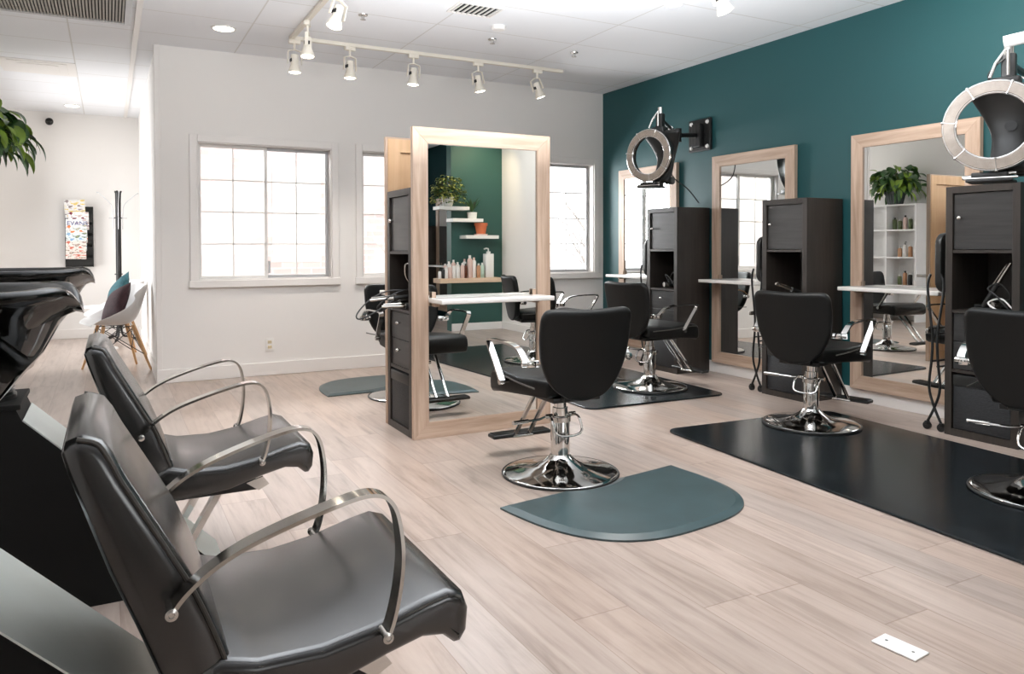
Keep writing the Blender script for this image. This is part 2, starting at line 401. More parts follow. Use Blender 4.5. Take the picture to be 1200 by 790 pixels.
def window(name, x0, x1, z0, z1, y, label):
    b = nb(); w = .062; d = .02
    # casing on the room side
    bx(b, x0-w, x0, y-d, y, z0-w, z1+w, .004); bx(b, x1, x1+w, y-d, y, z0-w, z1+w, .004)
    bx(b, x0, x1, y-d, y, z1, z1+w, .004); bx(b, x0-w-.01, x1+w+.01, y-d-.014, y, z0-w, z0, .005)
    # reveal lining
    bx(b, x0, x0+.008, y, y+.15, z0, z1); bx(b, x1-.008, x1, y, y+.15, z0, z1); bx(b, x0, x1, y, y+.15, z1-.008, z1); bx(b, x0, x1, y, y+.15, z0, z0+.008)
    o = struct(name, b, MT['trim'], label=label, cat='window')
    xm = (x0+x1)/2
    for i, (a, c) in enumerate(((x0+.008, xm+.014), (xm-.014, x1-.008))):
        yy = y+.065+i*.026; fw = .026
        b = nb()
        bx(b, a, a+fw, yy, yy+.024, z0+.008, z1-.008, .002); bx(b, c-fw, c, yy, yy+.024, z0+.008, z1-.008, .002)
        bx(b, a+fw, c-fw, yy, yy+.024, z0+.008, z0+.008+fw, .002); bx(b, a+fw, c-fw, yy, yy+.024, z1-.008-fw, z1-.008, .002)
        s = obj('sash', b, MT['alum'] if i == 1 else MT['whitepl'], o, False)
        b = nb(); mx = (a+c)/2
        bx(b, mx-.005, mx+.005, yy+.006, yy+.018, z0+.034, z1-.034)
        for k in (1, 2, 3):
            z = z0+.034+(z1-z0-.068)*k/4; bx(b, a+fw, c-fw, yy+.006, yy+.018, z-.005, z+.005)
        obj('muntin', b, MT['whitepl'], s, False)
        b = nb(); bx(b, a+fw, c-fw, yy+.010, yy+.014, z0+.034, z1-.034); obj('pane', b, MT['glass'], s, False)
    b = nb(); bx(b, xm+.016, xm+.034, y+.045, y+.066, z0+.05, z0+.16, .003); obj('latch', b, MT['alum'], o, False)
    return o
window('window_1', *WIN[0], WZ0, WZ1, YW, 'wide white sliding window nearest the hallway, left of the free-standing mirror')
window('window_2', *WIN[1], WZ0, WZ1, YW, 'white sliding window half hidden behind the free-standing mirror')
window('window_3', *WIN[2], WZ0, WZ1, YW, 'white sliding window beside the teal wall')
def shopfront(name, rects, label, axis):
    b = nb()
    (a0, a1, z0, z1, at) = rects; n = 3
    def box(u0, u1, zz0, zz1, t, bm):
        if axis == 'X': bx(bm, u0, u1, at-t, at+t, zz0, zz1)
        else: bx(bm, at-t, at+t, u0, u1, zz0, zz1)
    box(a0, a1, z0, z0+.06, .03, b); box(a0, a1, z1-.06, z1, .03, b)
    for i in range(n+1):
        u = a0+(a1-a0)*i/n; box(max(a0, u-.03), min(a1, u+.03), z0+.06, z1-.06, .03, b)
    o = struct(name, b, MT['alum'], label=label, cat='window')
    b = nb()
    for i in range(n):
        box(a0+(a1-a0)*i/n+.031, a0+(a1-a0)*(i+1)/n-.031, z0+.06, z1-.06, .004, b)
    obj('pane', b, MT['glass'], o, False)
shopfront('window_4', (1.8, 4.0, .9, 2.3, YN-.08), 'unseen front window, sized for the fill light it lets in', 'X')  # unseen window, added and narrowed to control fill from behind the camera
shopfront('window_5', (8.1, 10.3, .0, 2.5, XL-.08), 'glazed entrance on the left of the hallway', 'Y')
b = nb(); bx(b, -30, 30, -30, 40, -.35, -.10); struct('ground', b, MT['ground'], label='pale ground outside', cat='ground')

# exterior seen through the back windows
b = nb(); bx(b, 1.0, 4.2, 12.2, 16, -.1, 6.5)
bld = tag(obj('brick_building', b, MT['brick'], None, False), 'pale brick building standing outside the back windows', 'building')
b = nb(); bx(b, 2.25, 3.0, 12.17, 12.2, .9, 2.4); obj('window_bay', b, MT['ground'], bld, False)
b = nb(); bx(b, .9, 4.3, 12.1, 16.1, 6.5, 6.65); obj('parapet', b, MT['ground'], bld, False)
b = nb()
bx(b, .9, 3.2, 9.4, 9.46, .72, .78)
for x in (.95, 2.0, 3.1): bx(b, x, x+.05, 9.4, 9.46, -.1, .72)
tag(obj('handrail', b, MT['alum'], None, False), 'pale metal handrail outside the window nearest the hallway', 'railing')
def bare_tree(x, y, label, seed):
    rnd = random.Random(seed); r = thing('bare_tree', label, 'tree', (x, y, -.1))
    b = nb(); cyl(b, (0, 0, 0), (.05, 0, 1.6), .07, .045, 8); obj('trunk', b, MT['bark'], r)
    b = nb()
    for i in range(16):
        a = rnd.uniform(0, 2*PI); z = rnd.uniform(.6, 1.6); p = V((.03, 0, z)); pts = [p]
        for k in range(4):
            p = p+V((math.cos(a)*.17, math.sin(a)*.17, rnd.uniform(.1, .26))); a += rnd.uniform(-.7, .7); pts.append(p)
        tube(b, pts, [.018, .014, .010, .007, .004], 5)
    obj('branches', b, MT['bark'], r)
bare_tree(3.5, 9.5, 'bare pale tree outside the middle window', 3)
bare_tree(6.7, 9.9, 'bare pale tree outside the window beside the teal wall', 4)

# ================================================================== styling chairs
def make_styling_chair(label, loc, rz):
    t = thing('styling_chair', label, 'chair', loc, rz, 'black hydraulic styling chairs')
    b = nb(); lathe(b, [(0, .0), (.285, .0), (.286, .006), (.282, .012), (.27, .016), (.20, .026), (.12, .045), (.075, .07), (.056, .09), (.05, .10), (0, .10)], seg=48)
    base = obj('base', b, MT['chrome'], t, ang=50)
    b = nb(); tube(b, [(.286*math.cos(2*PI*i/48), .286*math.sin(2*PI*i/48), .007) for i in range(48)], .006, 8, True); obj('base_rim', b, MT['blackpl'], base)
    b = nb(); lathe(b, [(0, .09), (.047, .09), (.047, .285), (.044, .29), (.038, .292), (.038, .33), (.031, .332), (.031, .41), (0, .41)], seg=28)
    col = obj('column', b, MT['chrome'], t, ang=40)
    b = nb(); lathe(b, [(.048, .26), (.053, .262), (.053, .285), (.048, .287)], seg=28); obj('collar', b, MT['steel'], col)
    # pump lever: yoke around the column with a long bar
    b = nb()
    tube(b, smooth_path([(.0, .06, .29), (-.05, .075, .285), (-.085, .07, .22), (-.09, 0, .205), (-.085, -.07, .22), (-.05, -.075, .285), (.0, -.06, .29)], 5), .006, 8)
    cyl(b, (0, .047, .29), (0, .085, .29), .012); cyl(b, (0, -.047, .29), (0, -.085, .29), .012)
    tube(b, [(0, .08, .29), (-.02, .13, .285), (-.05, .27, .29)], .006, 8)
    lev = obj('pump_lever', b, MT['chrome'], t)
    b = nb(); cyl(b, (-.035, .20, .288), (-.055, .29, .291), .010); obj('grip', b, MT['steel'], lev)
    b = nb(); bx(b, -.16, .17, -.13, .13, .385, .41, .004); bx(b, -.19, -.16, -.09, .09, .395, .46, .004); obj('seat_plate', b, MT['blackmt'], t)
    # seat: thick cushion with rolled front
    prof = [(-.20, .43), (-.19, .41), (.10, .405), (.20, .395), (.27, .385), (.29, .40), (.295, .44), (.285, .485), (.255, .505), (.20, .51), (.0, .495), (-.19, .49), (-.20, .47)]
    b = nb(); prism(b, prof, -.25, .25, 'XZ', .022, 4)
    for v in b.verts:
        if v.co.x < .02: v.co.y *= 1-.34*min(1, (.02-v.co.x)/.20)**1.3; v.co.x += .04*min(1, (.02-v.co.x)/.20)
    seat = obj('seat', b, MT['leather'], t, ang=60)
    for s in (-1, 1):
        b = nb(); tube(b, [(x, s*.2485, z-.018) for x, z in smooth2(prof[8:12])], .004, 6); obj('piping', b, MT['thread'], seat)
    # backrest shell
    def hw(v):
        tab = [(0, .06), (.03, .092), (.065, .120), (.14, .157), (.23, .190), (.34, .216), (.447, .233), (.665, .246), (.93, .245), (.98, .236), (1, .222)]
        for (a, x), (c, y) in zip(tab, tab[1:]):
            if v <= c: return x+(y-x)*(v-a)/(c-a)
    def P(u, v):
        s = u*2-1; w = hw(v); y = s*w
        z = .395+.455*v
        if v > .9: z -= .012*abs(s)**4
        if v < .1: z += .02*abs(s)**2*(1-v*10)
        z -= .018*(1-s*s)*(v**3)        # shallow dip along the top edge
        x = -.205-.055*v-.06*v*v*.4+.55*y*y*(.55+.45*v)
        return V((x, y, z))
    b = nb(); grid(b, P, 13, 14); bk = solid(obj('backrest', b, MT['leather'], t), .052, 2)
    for s in (-1, 1):
        b = nb()
        y = s*.283
        pth = [(-.175, y*.98, .585), (-.15, y, .61), (-.10, y, .645), (-.02, y, .66), (.10, y, .663), (.20, y, .662), (.222, y, .655), (.222, y*.99, .635), (.17, y*.97, .56), (.105, y*.955, .468)]
        tube(b, smooth_path(pth, 4), 0, prof=rect(.016, .0055), B0=(0, 1, 0))
        arm = obj('arm', b, MT['chrome'], t, ang=30)
        b = nb(); cyl(b, (-.185, s*.225, .585), (-.165, s*.30, .585), .017); bx(b, -.20, -.15, s*.262-.02, s*.262+.02, .568, .60, .006); obj('back_clamp', b, MT['chrome'], arm)
        b = nb(); cyl(b, (.105, s*.235, .462), (.105, s*.285, .462), .015); obj('seat_clamp', b, MT['chrome'], arm)
    b = nb()
    for s in (-1, 1):
        tube(b, [(.12, s*.042, .395), (.17, s*.042, .385), (.40, s*.042, .115), (.43, s*.042, .10)], .012, 10)
    fr = pieces('footrest_bar', b, MT['chrome'], t)[0]
    b = nb(); bx(b, .395, .475, -.175, .175, .095, .117, .008, 3)
    for i in range(5): bx(b, .405+i*.014, .411+i*.014, -.165, .165, .116, .120)
    obj('footplate', b, MT['blackpl'], t)
    b = nb(); cyl(b, (.40, -.06, .10), (.40, .06, .10), .008); obj('footrest_axle', b, MT['chrome'], fr)
    return t
def smooth2(p): return [(q.x, q.z) for q in smooth_path([V((a, 0, c)) for a, c in p], 5)]
R = math.radians
MATZ = .014
chA = make_styling_chair('black styling chair in front of the free-standing wood-framed mirror, back to the viewer', (1.965, 3.203, 0), R(89))
dup(chA, (3.855, 3.30, MATZ), R(13), 'black styling chair on the big black mat, facing the mirror with the potted plant reflection')
dup(chA, (3.76, 4.78, MATZ), R(4), 'black styling chair on the far mat between the free-standing mirror and the farther cabinets')
dup(chA, (3.66, 1.87, MATZ), R(14), 'black styling chair before the tool-filled cabinet, below the bigger-looking ring dryer')
dup(chA, (3.78, 6.16, MATZ), R(3), 'black styling chair mostly hidden behind the free-standing mirror, black arms showing right of its frame')
dup(chA, (1.98, 5.44, 0), R(-88), 'black styling chair behind the free-standing station, under the middle back window')

# ================================================================== floor mats
def mat_rect(name, w, l, r, label, loc, rz):
    t = []
    for cx, cy, a0 in ((w/2-r, l/2-r, 0), (-w/2+r, l/2-r, 90), (-w/2+r, -l/2+r, 180), (w/2-r, -l/2+r, 270)):
        for k in range(7): a = R(a0+15*k); t.append((cx+r*math.cos(a), cy+r*math.sin(a)))
    b = nb(); prism(b, t, 0, .013, 'XY', .006, 2)
    o = tag(obj(name, b, MT['mat1'], None, ang=20), label, 'floor mat', 'black rubber mats on the floor'); o.location = loc; o.rotation_euler = (0, 0, rz)
    return o
mat_rect('rubber_mat', 1.32, 3.0, .09, 'large glossy black rubber mat nearest the tool-filled cabinet, under two styling chairs', (3.525, 2.10, 0), R(-4))
mat_rect('rubber_mat', 1.22, 2.75, .09, 'black rubber mat under the farther styling chairs, before the first two mirrors', (3.55, 5.69, 0), R(-2))
def d_mat(label, loc, rz):
    # chair at local origin, chair faces +x; mat spreads behind it
    pts = []
    X0 = -.25; a = .53; bb = .66
    for k in range(49):
        th = PI/2+PI*k/48
        c, s = math.cos(th), math.sin(th)
        e = 2/2.9
        pts.append((X0+bb*math.copysign(abs(c)**e, c), a*math.copysign(abs(s)**e, s)))
    # notch round the chair base
    rr = .30; ya = math.sqrt(rr*rr-X0*X0)
    a0 = math.atan2(-ya, X0); a1 = math.atan2(ya, X0)-2*PI
    for k in range(15):
        th = a0+(a1-a0)*k/14; pts.append((rr*math.cos(th), rr*math.sin(th)))
    b = nb(); prism(b, pts, 0, .02, 'XY', 0)
    top = max(b.faces, key=lambda f: f.calc_center_median().z if len(f.verts) > 10 else -1)
    r = bmesh.ops.inset_region(b, faces=[top], thickness=.035, depth=0)
    for f in r['faces']: pass
    for v in b.verts:
        if v.co.z > .015: pass
    for v in {v for f in r['faces'] for v in f.verts}-set(top.verts): v.co.z = .008
    o = tag(obj('half_round_mat', b, MT['mat2'], None, ang=12), label, 'floor mat', 'grey-green half-round mats'); o.location = loc; o.rotation_euler = (0, 0, rz)
d_mat('grey-green half-round mat on the floor behind the chair facing the free-standing mirror', (1.957, 3.203, 0), R(98))
d_mat('grey half-round mat under the back windows, behind the free-standing station', (1.98, 5.44, 0), R(-88))

# ================================================================== storage cabinets
def make_cabinet(label, loc):
    t = thing('storage_cabinet', label, 'cabinet', loc, 0, 'black-brown storage cabinets')
    W, D, S, T = .42, .374, .042, .018
    zs = [.042, .376, .394, .728, .746, 1.08, 1.098, 1.430]
    b = nb()
    bx(b, 0, D, 0, S, 0, 1.47, .002); bx(b, 0, D, W-S, W, 0, 1.47, .002)
    bx(b, 0, D, S, W-S, 0, .042); bx(b, 0, D, S, W-S, 1.43, 1.47)
    for k in (1, 3, 5): bx(b, .004, D, S, W-S, zs[k], zs[k+1])
    bx(b, D-.012, D-.002, S, W-S, .042, 1.43)
    obj('carcass', b, MT['cabv'], t, False)
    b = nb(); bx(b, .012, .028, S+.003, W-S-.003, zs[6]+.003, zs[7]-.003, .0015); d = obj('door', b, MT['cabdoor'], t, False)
    b = nb(); cyl(b, (.012, W-S-.045, 1.285), (-.004, W-S-.045, 1.285), .006); sphere(b, (-.010, W-S-.045, 1.285), .013); obj('knob', b, MT['steel'], d)
    for k in range(2):
        z0 = zs[2]+.003+k*.165
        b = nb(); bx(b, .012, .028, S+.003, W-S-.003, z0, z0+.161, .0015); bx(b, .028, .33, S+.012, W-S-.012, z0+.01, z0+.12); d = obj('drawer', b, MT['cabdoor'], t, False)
        b = nb(); cyl(b, (.012, W/2, z0+.10), (-.004, W/2, z0+.10), .006); sphere(b, (-.010, W/2, z0+.10), .013, (1, 1.3, .8)); obj('knob', b, MT['steel'], d)
    b = nb(); bx(b, .008, .35, S+.006, W-S-.006, zs[0]+.002, zs[1]-.012, .006); d = obj('storage_bin', b, MT['weave'], t)
    b = nb(); bx(b, .001, .012, S+.008, W-S-.008, zs[1]-.075, zs[1]-.014, .004); obj('bin_lip', b, MT['blackpl'], d)
    return t
cab3 = make_cabinet('black-brown tall cabinet nearest the viewer on the teal wall, tools filling its open cubby', (4.398, 2.373, 0))
dup(cab3, (4.398, 3.81, 0), 0, 'black-brown tall cabinet between the second and third mirrors on the teal wall')
dup(cab3, (4.398, 5.212, 0), 0, 'black-brown tall cabinet farthest along the teal wall, near the back window')
dup(cab3, (4.398, -3.72, 0), 0, 'dark tall cabinet beyond the shelf partition, seen only as a reflection')
dup(cab3, (1.555, 4.195, 0), 0, 'black tall cabinet behind the free-standing mirror, hair tools spilling from its cubby')

# ================================================================== mirrors
def make_mirror(label, loc, rz):
    t = thing('salon_mirror', label, 'mirror', loc, rz, 'wood-framed full-length mirrors')
    W, Hh, S, D = .922, 1.82, .095, .036
    b = nb()
    for poly in ([(0, 0), (0, Hh), (S, Hh-S), (S, S)], [(W, 0), (W-S, S), (W-S, Hh-S), (W, Hh)]):
        prism(b, poly, 0, D, 'YZ', .0015, 1)
    pieces('frame_stile', b, MT['oak'], t, False)
    b = nb()
    for poly in ([(0, 0), (S, S), (W-S, S), (W, 0)], [(0, Hh), (W, Hh), (W-S, Hh-S), (S, Hh-S)]):
        prism(b, poly, 0, D, 'YZ', .0015, 1)
    pieces('frame_rail', b, M_OAKH, t, False)
    b = nb(); bx(b, .012, .016, S-.004, W-S+.004, S-.004, Hh-S+.004); obj('mirror_glass', b, MT['mirror'], t, False)
    b = nb(); bx(b, .020, .028, S-.004, W-S+.004, S-.004, Hh-S+.004)
    bx(b, D, D+.006, .012, .095, .012, Hh-.012); bx(b, D, D+.006, W-.095, W-.012, .012, Hh-.012); bx(b, D, D+.006, .095, W-.095, Hh-.095, Hh-.012); bx(b, D, D+.006, .095, W-.095, .012, .095)
    obj('backing', b, MT['ply'], t, False)
    return t
M_OAKH = wood('whitewashed_oak_rail', (.36, .245, .17), (.55, .41, .315), .5, 'Y', .8)
XM = XW-.043
mz = .098
m3 = make_mirror('wood-framed mirror on the teal wall reflecting the potted plant and white shelves', (XM, 2.80, mz), 0)
dup(m3, (XM, 4.235, mz), 0, 'wood-framed mirror in the middle of the teal wall, between the two farther cabinets')
dup(m3, (XM, 5.638, mz), 0, 'wood-framed mirror nearest the back wall, behind the farther ring lamp')
dup(m3, (XM, -3.29, mz), 0, 'wood-framed mirror beyond the shelf partition, seen only as a reflection')
dup(m3, (1.554+.922, 4.1527, 0), R(90), 'free-standing wood-framed mirror in the middle of the room, reflecting plant shelves')
dup(m3, (1.554, 4.1527+.046+.42+.046, 0), R(-90), 'back-to-back wood-framed mirror turned to the windows, its tan plywood back showing')
def make_shelf(label, loc, rz):
    t = thing('mirror_shelf', label, 'shelf', loc, rz, 'white ledges across the mirrors')
    W = .74
    b = nb(); bx(b, -.205, -.002, 0, W, 0, .028, .006, 3); obj('board', b, MT['shelf'], t)
    for y in (.02, W-.045):
        b = nb(); bx(b, -.06, -.001, y, y+.025, -.022, 0, .002); bx(b, -.012, -.001, y, y+.025, 0, .062, .002); obj('bracket', b, MT['oak'], t, False)
    return t
SZ = .797
s0 = make_shelf('white ledge across the free-standing mirror', (1.554+.832, 4.1527, SZ), R(90))
dup(s0, (XM, 2.93, .81), 0, 'white ledge across the mirror with the potted plant reflection')
dup(s0, (XM, 4.365, .81), 0, 'white ledge across the middle mirror on the teal wall')
dup(s0, (XM, 5.765, .81), 0, 'white ledge across the mirror nearest the back wall')
dup(s0, (1.554+.03, 4.1527+.512, .81), R(-90), 'white ledge across the mirror that faces the windows')
dup(s0, (XM, -3.16, .81), 0, 'white ledge across the reflected mirror beyond the partition')

# ================================================================== folded trolleys
def make_trolley(label, loc):
    t = thing('folding_trolley', label, 'trolley', loc, 0, 'folded black salon trolleys')
    pts = []
    w, h, r = .31, .36, .07
    for cx, cz, a0 in ((w/2-r, h/2-r, 0), (-w/2+r, h/2-r, 90), (-w/2+r, -h/2+r, 180), (w/2-r, -h/2+r, 270)):
        for k in range(6): a = R(a0+18*k); pts.append((cx+r*math.cos(a), 1.02+cz+r*math.sin(a)))
    b = nb(); prism(b, pts, -.028, .012, 'XZ', .008, 3); obj('tray', b, MT['blackpl'], t)
    for s, x in ((1, -.145), (-1, .145)):
        for q in (1, -1):
            b = nb()
            y0 = .030 if q > 0 else -.012
            pth = [(x, y0+.012*q, .95), (x, y0+.030*q, .86), (x, .012+.018*q, .60), (x, .012+.018*q, .45), (x, .012+.034*q, .26), (x, .012+.0*q, .14), (x, .012-.045*q, .045)]
            tube(b, smooth_path(pth, 5), .008, 8); leg = obj('leg', b, MT['blackmt'], t)
            b = nb(); y = .012-.045*q
            cyl(b, (x-.009, y, .024), (x+.009, y, .024), .024, seg=18); bx(b, x-.014, x+.014, y-.010, y+.010, .028, .052, .003); obj('caster', b, MT['blackmt'], leg)
    b = nb()
    for z in (.62, .42): cyl(b, (-.145, .028, z), (.145, .028, z), .006); cyl(b, (-.145, -.004, z-.03), (.145, -.004, z-.03), .006)
    pieces('crossbar', b, MT['blackmt'], t)
    b = nb(); bx(b, -.185, -.150, .03, .05, .59, .62, .004); obj('latch', b, MT['steel'], t)
    return t
tr = make_trolley('folded black trolley on casters against the tool-filled cabinet', (4.57, 2.86, 0))
dup(tr, (4.57, 4.30, 0), 0, 'folded black trolley on casters against the middle teal-wall cabinet')
dup(tr, (4.57, 5.70, 0), 0, 'folded black trolley on casters against the farthest teal-wall cabinet')

# ================================================================== ring hair dryers on wall arms
def make_ring(label, loc, yaw, plate, seed):
    t = thing('ring_hair_dryer', label, 'hair dryer lamp', loc, yaw, 'ring dryers on wall arms')
    inv = Matrix.Rotation(-yaw, 4, 'Z') @ Matrix.Translation(-V(loc))
    wl = lambda p: inv @ V(p)
    Rr = .182
    circ = lambda r, x=0, n=48: [(x, r*math.cos(2*PI*i/n), r*math.sin(2*PI*i/n)) for i in range(n)]
    b = nb(); tube(b, circ(Rr), 0, closed=True, prof=[(-.026, -.012), (-.022, -.022), (.022, -.022), (.026, -.012), (.026, .010), (.022, .010), (.018, -.008), (-.018, -.008), (-.022, .010), (-.026, .010)], B0=None)
    ring = obj('ring', b, MT['bronze'], t, ang=30)
    for rr_ in (Rr-.026, Rr+.026):
        b = nb(); tube(b, circ(rr_, .012), .0065, 10, True); obj('quartz_rim', b, MT['ringm'], ring)
    b = nb(); tube(b, circ(Rr-.012, .006), .006, 8, True); tube(b, circ(Rr+.010, .006), .006, 8, True); pieces('heating_element', b, MT['coil'], ring)
    for i in range(7):
        b = nb(); a = 2*PI*i/7+.3; c = V((.017, Rr*math.cos(a), Rr*math.sin(a))); d = V((0, math.cos(a), math.sin(a)))
        cyl(b, c-d*.030, c+d*.030, .0055, seg=8); sphere(b, c+d*.030, .007); obj('element_clip', b, MT['chrome'], ring)
    # rear reflector rim and waisted body
    b = nb(); tube(b, circ(Rr+.004, -.035), 0, closed=True, prof=rect(.012, .022), B0=None); obj('rear_rim', b, MT['blackpl'], t, ang=30)
    def P(u, v):
        s = u*2-1; z = -.22+.42*v
        w = .075+.02*abs(v-.35)+(.10*max(0, v-.45)**1.3*2.2)
        x = -.055-.105*math.sin(PI*min(1, v*.93+.03))**.8
        return V((x-.02*s*s, s*w+.05, z))
    b = nb(); grid(b, P, 7, 12); body = solid(obj('body', b, MT['blackpl'], t), .05, 2)
    b = nb(); lathe(b, [(0, 0), (.022, 0), (.026, .004), (.026, .008), (0, .008)], seg=20)
    for v in b.verts: v.co = V((v.co.z-.132, v.co.x+.055, v.co.y+.01))
    obj('badge', b, MT['blackmt'], body)
    b = nb(); cyl(b, (-.13, .08, -.205), (-.13, .145, -.205), .030, seg=20); obj('knob', b, MT['blackpl'], t)
    b = nb(); bx(b, -.15, .02, -.11, .08, -.262, -.250, .003); bx(b, -.12, .0, -.09, .06, -.250, -.215, .006)
    obj('control_box', b, MT['blackpl'], t)
    b = nb(); cyl(b, (-.03, -.13, -.236), (-.03, .09, -.222), .010); cyl(b, (.005, -.12, -.244), (.005, .10, -.244), .006); pieces('control_rail', b, MT['chrome'], t)
    b = nb(); bx(b, -.13, -.05, -.02, .10, .185, .235, .01, 3); bx(b, -.115, -.062, .02, .08, .23, .345, .008); obj('post', b, MT['blackpl'], t)
    b = nb(); cyl(b, (-.055, .05, .24), (-.055, .05, .36), .008); cyl(b, (-.09, .05, .335), (-.09, .05, .395), .022); tube(b, [(-.03, -.02, .23), (-.05, .0, .30), (-.08, .04, .37)], .008, 8); obj('pivot', b, MT['steel'], t)
    if seed == 2:
        b = nb(); cyl(b, (-.07, .03, .40), (-.10, .20, .425), .028, seg=18); obj('cover_roll', b, MT['whitepl'], t)
        b = nb(); tube(b, smooth_path([(-.07, .06, .34), (-.05, .0, .29), (-.05, -.03, .25), (-.08, -.02, .21)], 6), .004, 6); obj('cord', b, MT['blackpl'], t)
    # arm to the wall plate
    pw = wl(plate); pin = V((-.09, .05, .30)); mid = (pw+pin)/2+V((0, 0, .0)); elb = wl((plate[0]-.24, plate[1]-.02, plate[2]-.02)); pin2 = V(pin)
    b = nb(); tube(b, [pin2, elb], .016, 10); tube(b, [elb, pw], .02, 10); arm = obj('arm', b, MT['blackmt'], t)
    b = nb(); tube(b, [pin2.lerp(elb, .55), pin2.lerp(elb, .95)], .022, 12); obj('arm_sleeve', b, MT['chrome'], arm)
    b = nb(); cyl(b, elb+V((0, 0, -.06)), elb+V((0, 0, .06)), .03); cyl(b, pw+V((0, 0, -.09)), pw+V((0, 0, .09)), .022); pieces('hinge', b, MT['blackmt'], arm)
    def local_box(x0, x1, y0, y1, z0, z1, bm, bev=0):
        q = nb(); bx(q, x0, x1, y0, y1, z0, z1, bev)
        for v in q.verts: v.co = inv @ v.co
        me = bpy.data.meshes.new('tmp'); q.to_mesh(me); q.free(); bm.from_mesh(me); bpy.data.meshes.remove(me)
    b = nb(); local_box(XW-.026, XW-.001, plate[1]-.145, plate[1]+.145, plate[2]-.145, plate[2]+.145, b, .006)
    local_box(XW-.07, XW-.026, plate[1]-.055, plate[1]+.055, plate[2]-.11, plate[2]+.10, b, .006)
    pl = obj('wall_plate', b, MT['blackmt'], t, False)
    for sy in (-1, 1):
        for sz in (-1, 1):
            b = nb(); p = V((XW-.026, plate[1]+sy*.105, plate[2]+sz*.11)); cyl(b, wl(p), wl(p+V((-.012, 0, 0))), .020, .014, seg=12); obj('bolt', b, MT['whitepl'], pl)
    # cable hanging along the wall
    b = nb(); tube(b, smooth_path([pin2.lerp(elb, .8), wl((plate[0]-.35, plate[1]-.05, plate[2]-.35)), wl((plate[0]-.12, plate[1]-.02, plate[2]-.5)), wl((plate[0]+.02, plate[1]-.0, 1.52))], 6), .005, 6); obj('power_cable', b, MT['blackpl'], t)
    return t
make_ring('ring-shaped hair dryer on a wall arm before the mirror nearest the back wall', (3.90, 4.97, 1.865), R(-163), (XW-.05, 5.34, 2.135), 1)
make_ring('ring-shaped hair dryer with a white roll on top, before the tool-filled cabinet', (3.68, 2.11, 1.685), R(-158), (XW-.05, 2.36, 2.03), 2)

# ================================================================== hair tools in the cubbies
def cord(bm, p0, seed, n=3, r=.09, rad=.0035):
    rnd = random.Random(seed); pts = [V(p0)]
    c = V(p0)+V((.06, .02, .03))
    for k in range(n*6):
        a = 2*PI*k/6; pts.append(c+V((rnd.uniform(-.03, .03), math.cos(a)*r*rnd.uniform(.6, 1), math.sin(a)*r*rnd.uniform(.2, .5)+rnd.uniform(-.0, .02))))
    zmin = min(p.z for p in pts); lo = p0[2]
    pts = [V((p.x, p.y, max(p.z, lo))) for p in pts]
    tube(bm, smooth_path(pts, 4), rad, 6)
def iron(label, loc, rot, seed, rr=.09):
    t = thing('curling_iron', label, 'hair tool', loc, 0, 'hair tools in the cabinet cubbies')
    t.rotation_euler = rot
    b = nb(); cyl(b, (0, 0, 0), (.14, 0, 0), .013, .015); cyl(b, (.14, 0, 0), (.15, 0, 0), .019); obj('handle', b, MT['blackpl'], t)
    b = nb(); cyl(b, (.15, 0, 0), (.29, 0, 0), .010, .009); tube(b, [(.13, 0, .018), (.17, 0, .016), (.28, 0, .013)], .004, 6); obj('barrel', b, MT['dark_chrome'], t)
    return t
def loose_cord(label, pts, grp='cords of the hair tools', mat='blackpl'):
    b = nb(); tube(b, smooth_path(pts, 6), .0045, 6)
    return tag(obj('power_cord', b, MT[mat]), label, 'cord', grp)
def dryer(label, loc, rz, tilt=0):
    t = thing('hair_dryer', label, 'hair dryer', loc, rz, 'hand dryers in the cabinet cubbies'); t.rotation_euler = (0, tilt, rz)
    b = nb(); tube(b, [(-.10, 0, .035), (-.06, 0, .035), (.0, 0, .035), (.07, 0, .035), (.09, 0, .035)], [.026, .034, .034, .026, .024], 14); body = obj('barrel', b, MT['blackpl'], t)
    b = nb(); cyl(b, (.09, 0, .035), (.13, 0, .035), .024, .022); obj('nozzle', b, MT['steel'], body)
    b = nb(); tube(b, [(-.04, .0, .03), (-.05, .06, .022), (-.06, .13, .018)], [.015, .014, .012], 10); obj('handle', b, MT['blackpl'], t)
    return t
CZ = .746
# right-edge cabinet
iron('silver curling iron leaning in the cubby of the nearest teal-wall cabinet', (4.50, 2.63, CZ+.02), (0, R(-62), R(-70)), 1)
dryer('black hand dryer lying at the front of the nearest teal-wall cabinet cubby', (4.56, 2.50, CZ+.002), R(160))
dryer('black hand dryer at the back of the nearest teal-wall cabinet cubby', (4.63, 2.62, CZ+.002), R(40))
loose_cord('tangled black cord in the cubby of the nearest teal-wall cabinet', [(4.45, 2.45, CZ+.006), (4.44, 2.52, CZ+.09), (4.46, 2.58, CZ+.13), (4.47, 2.52, CZ+.16), (4.46, 2.46, CZ+.10), (4.48, 2.48, CZ+.03), (4.44, 2.56, CZ+.05), (4.46, 2.60, CZ+.006)])
loose_cord('white cord in the cubby of the nearest teal-wall cabinet', [(4.43, 2.43, CZ+.006), (4.42, 2.50, CZ+.012), (4.43, 2.56, CZ+.05), (4.45, 2.50, CZ+.075), (4.44, 2.44, CZ+.03), (4.47, 2.43, CZ+.006)], mat='whitepl')
# middle cabinet
iron('curling iron standing in the cubby of the middle teal-wall cabinet', (4.52, 3.90, CZ+.016), (0, R(-18), R(168)), 2)
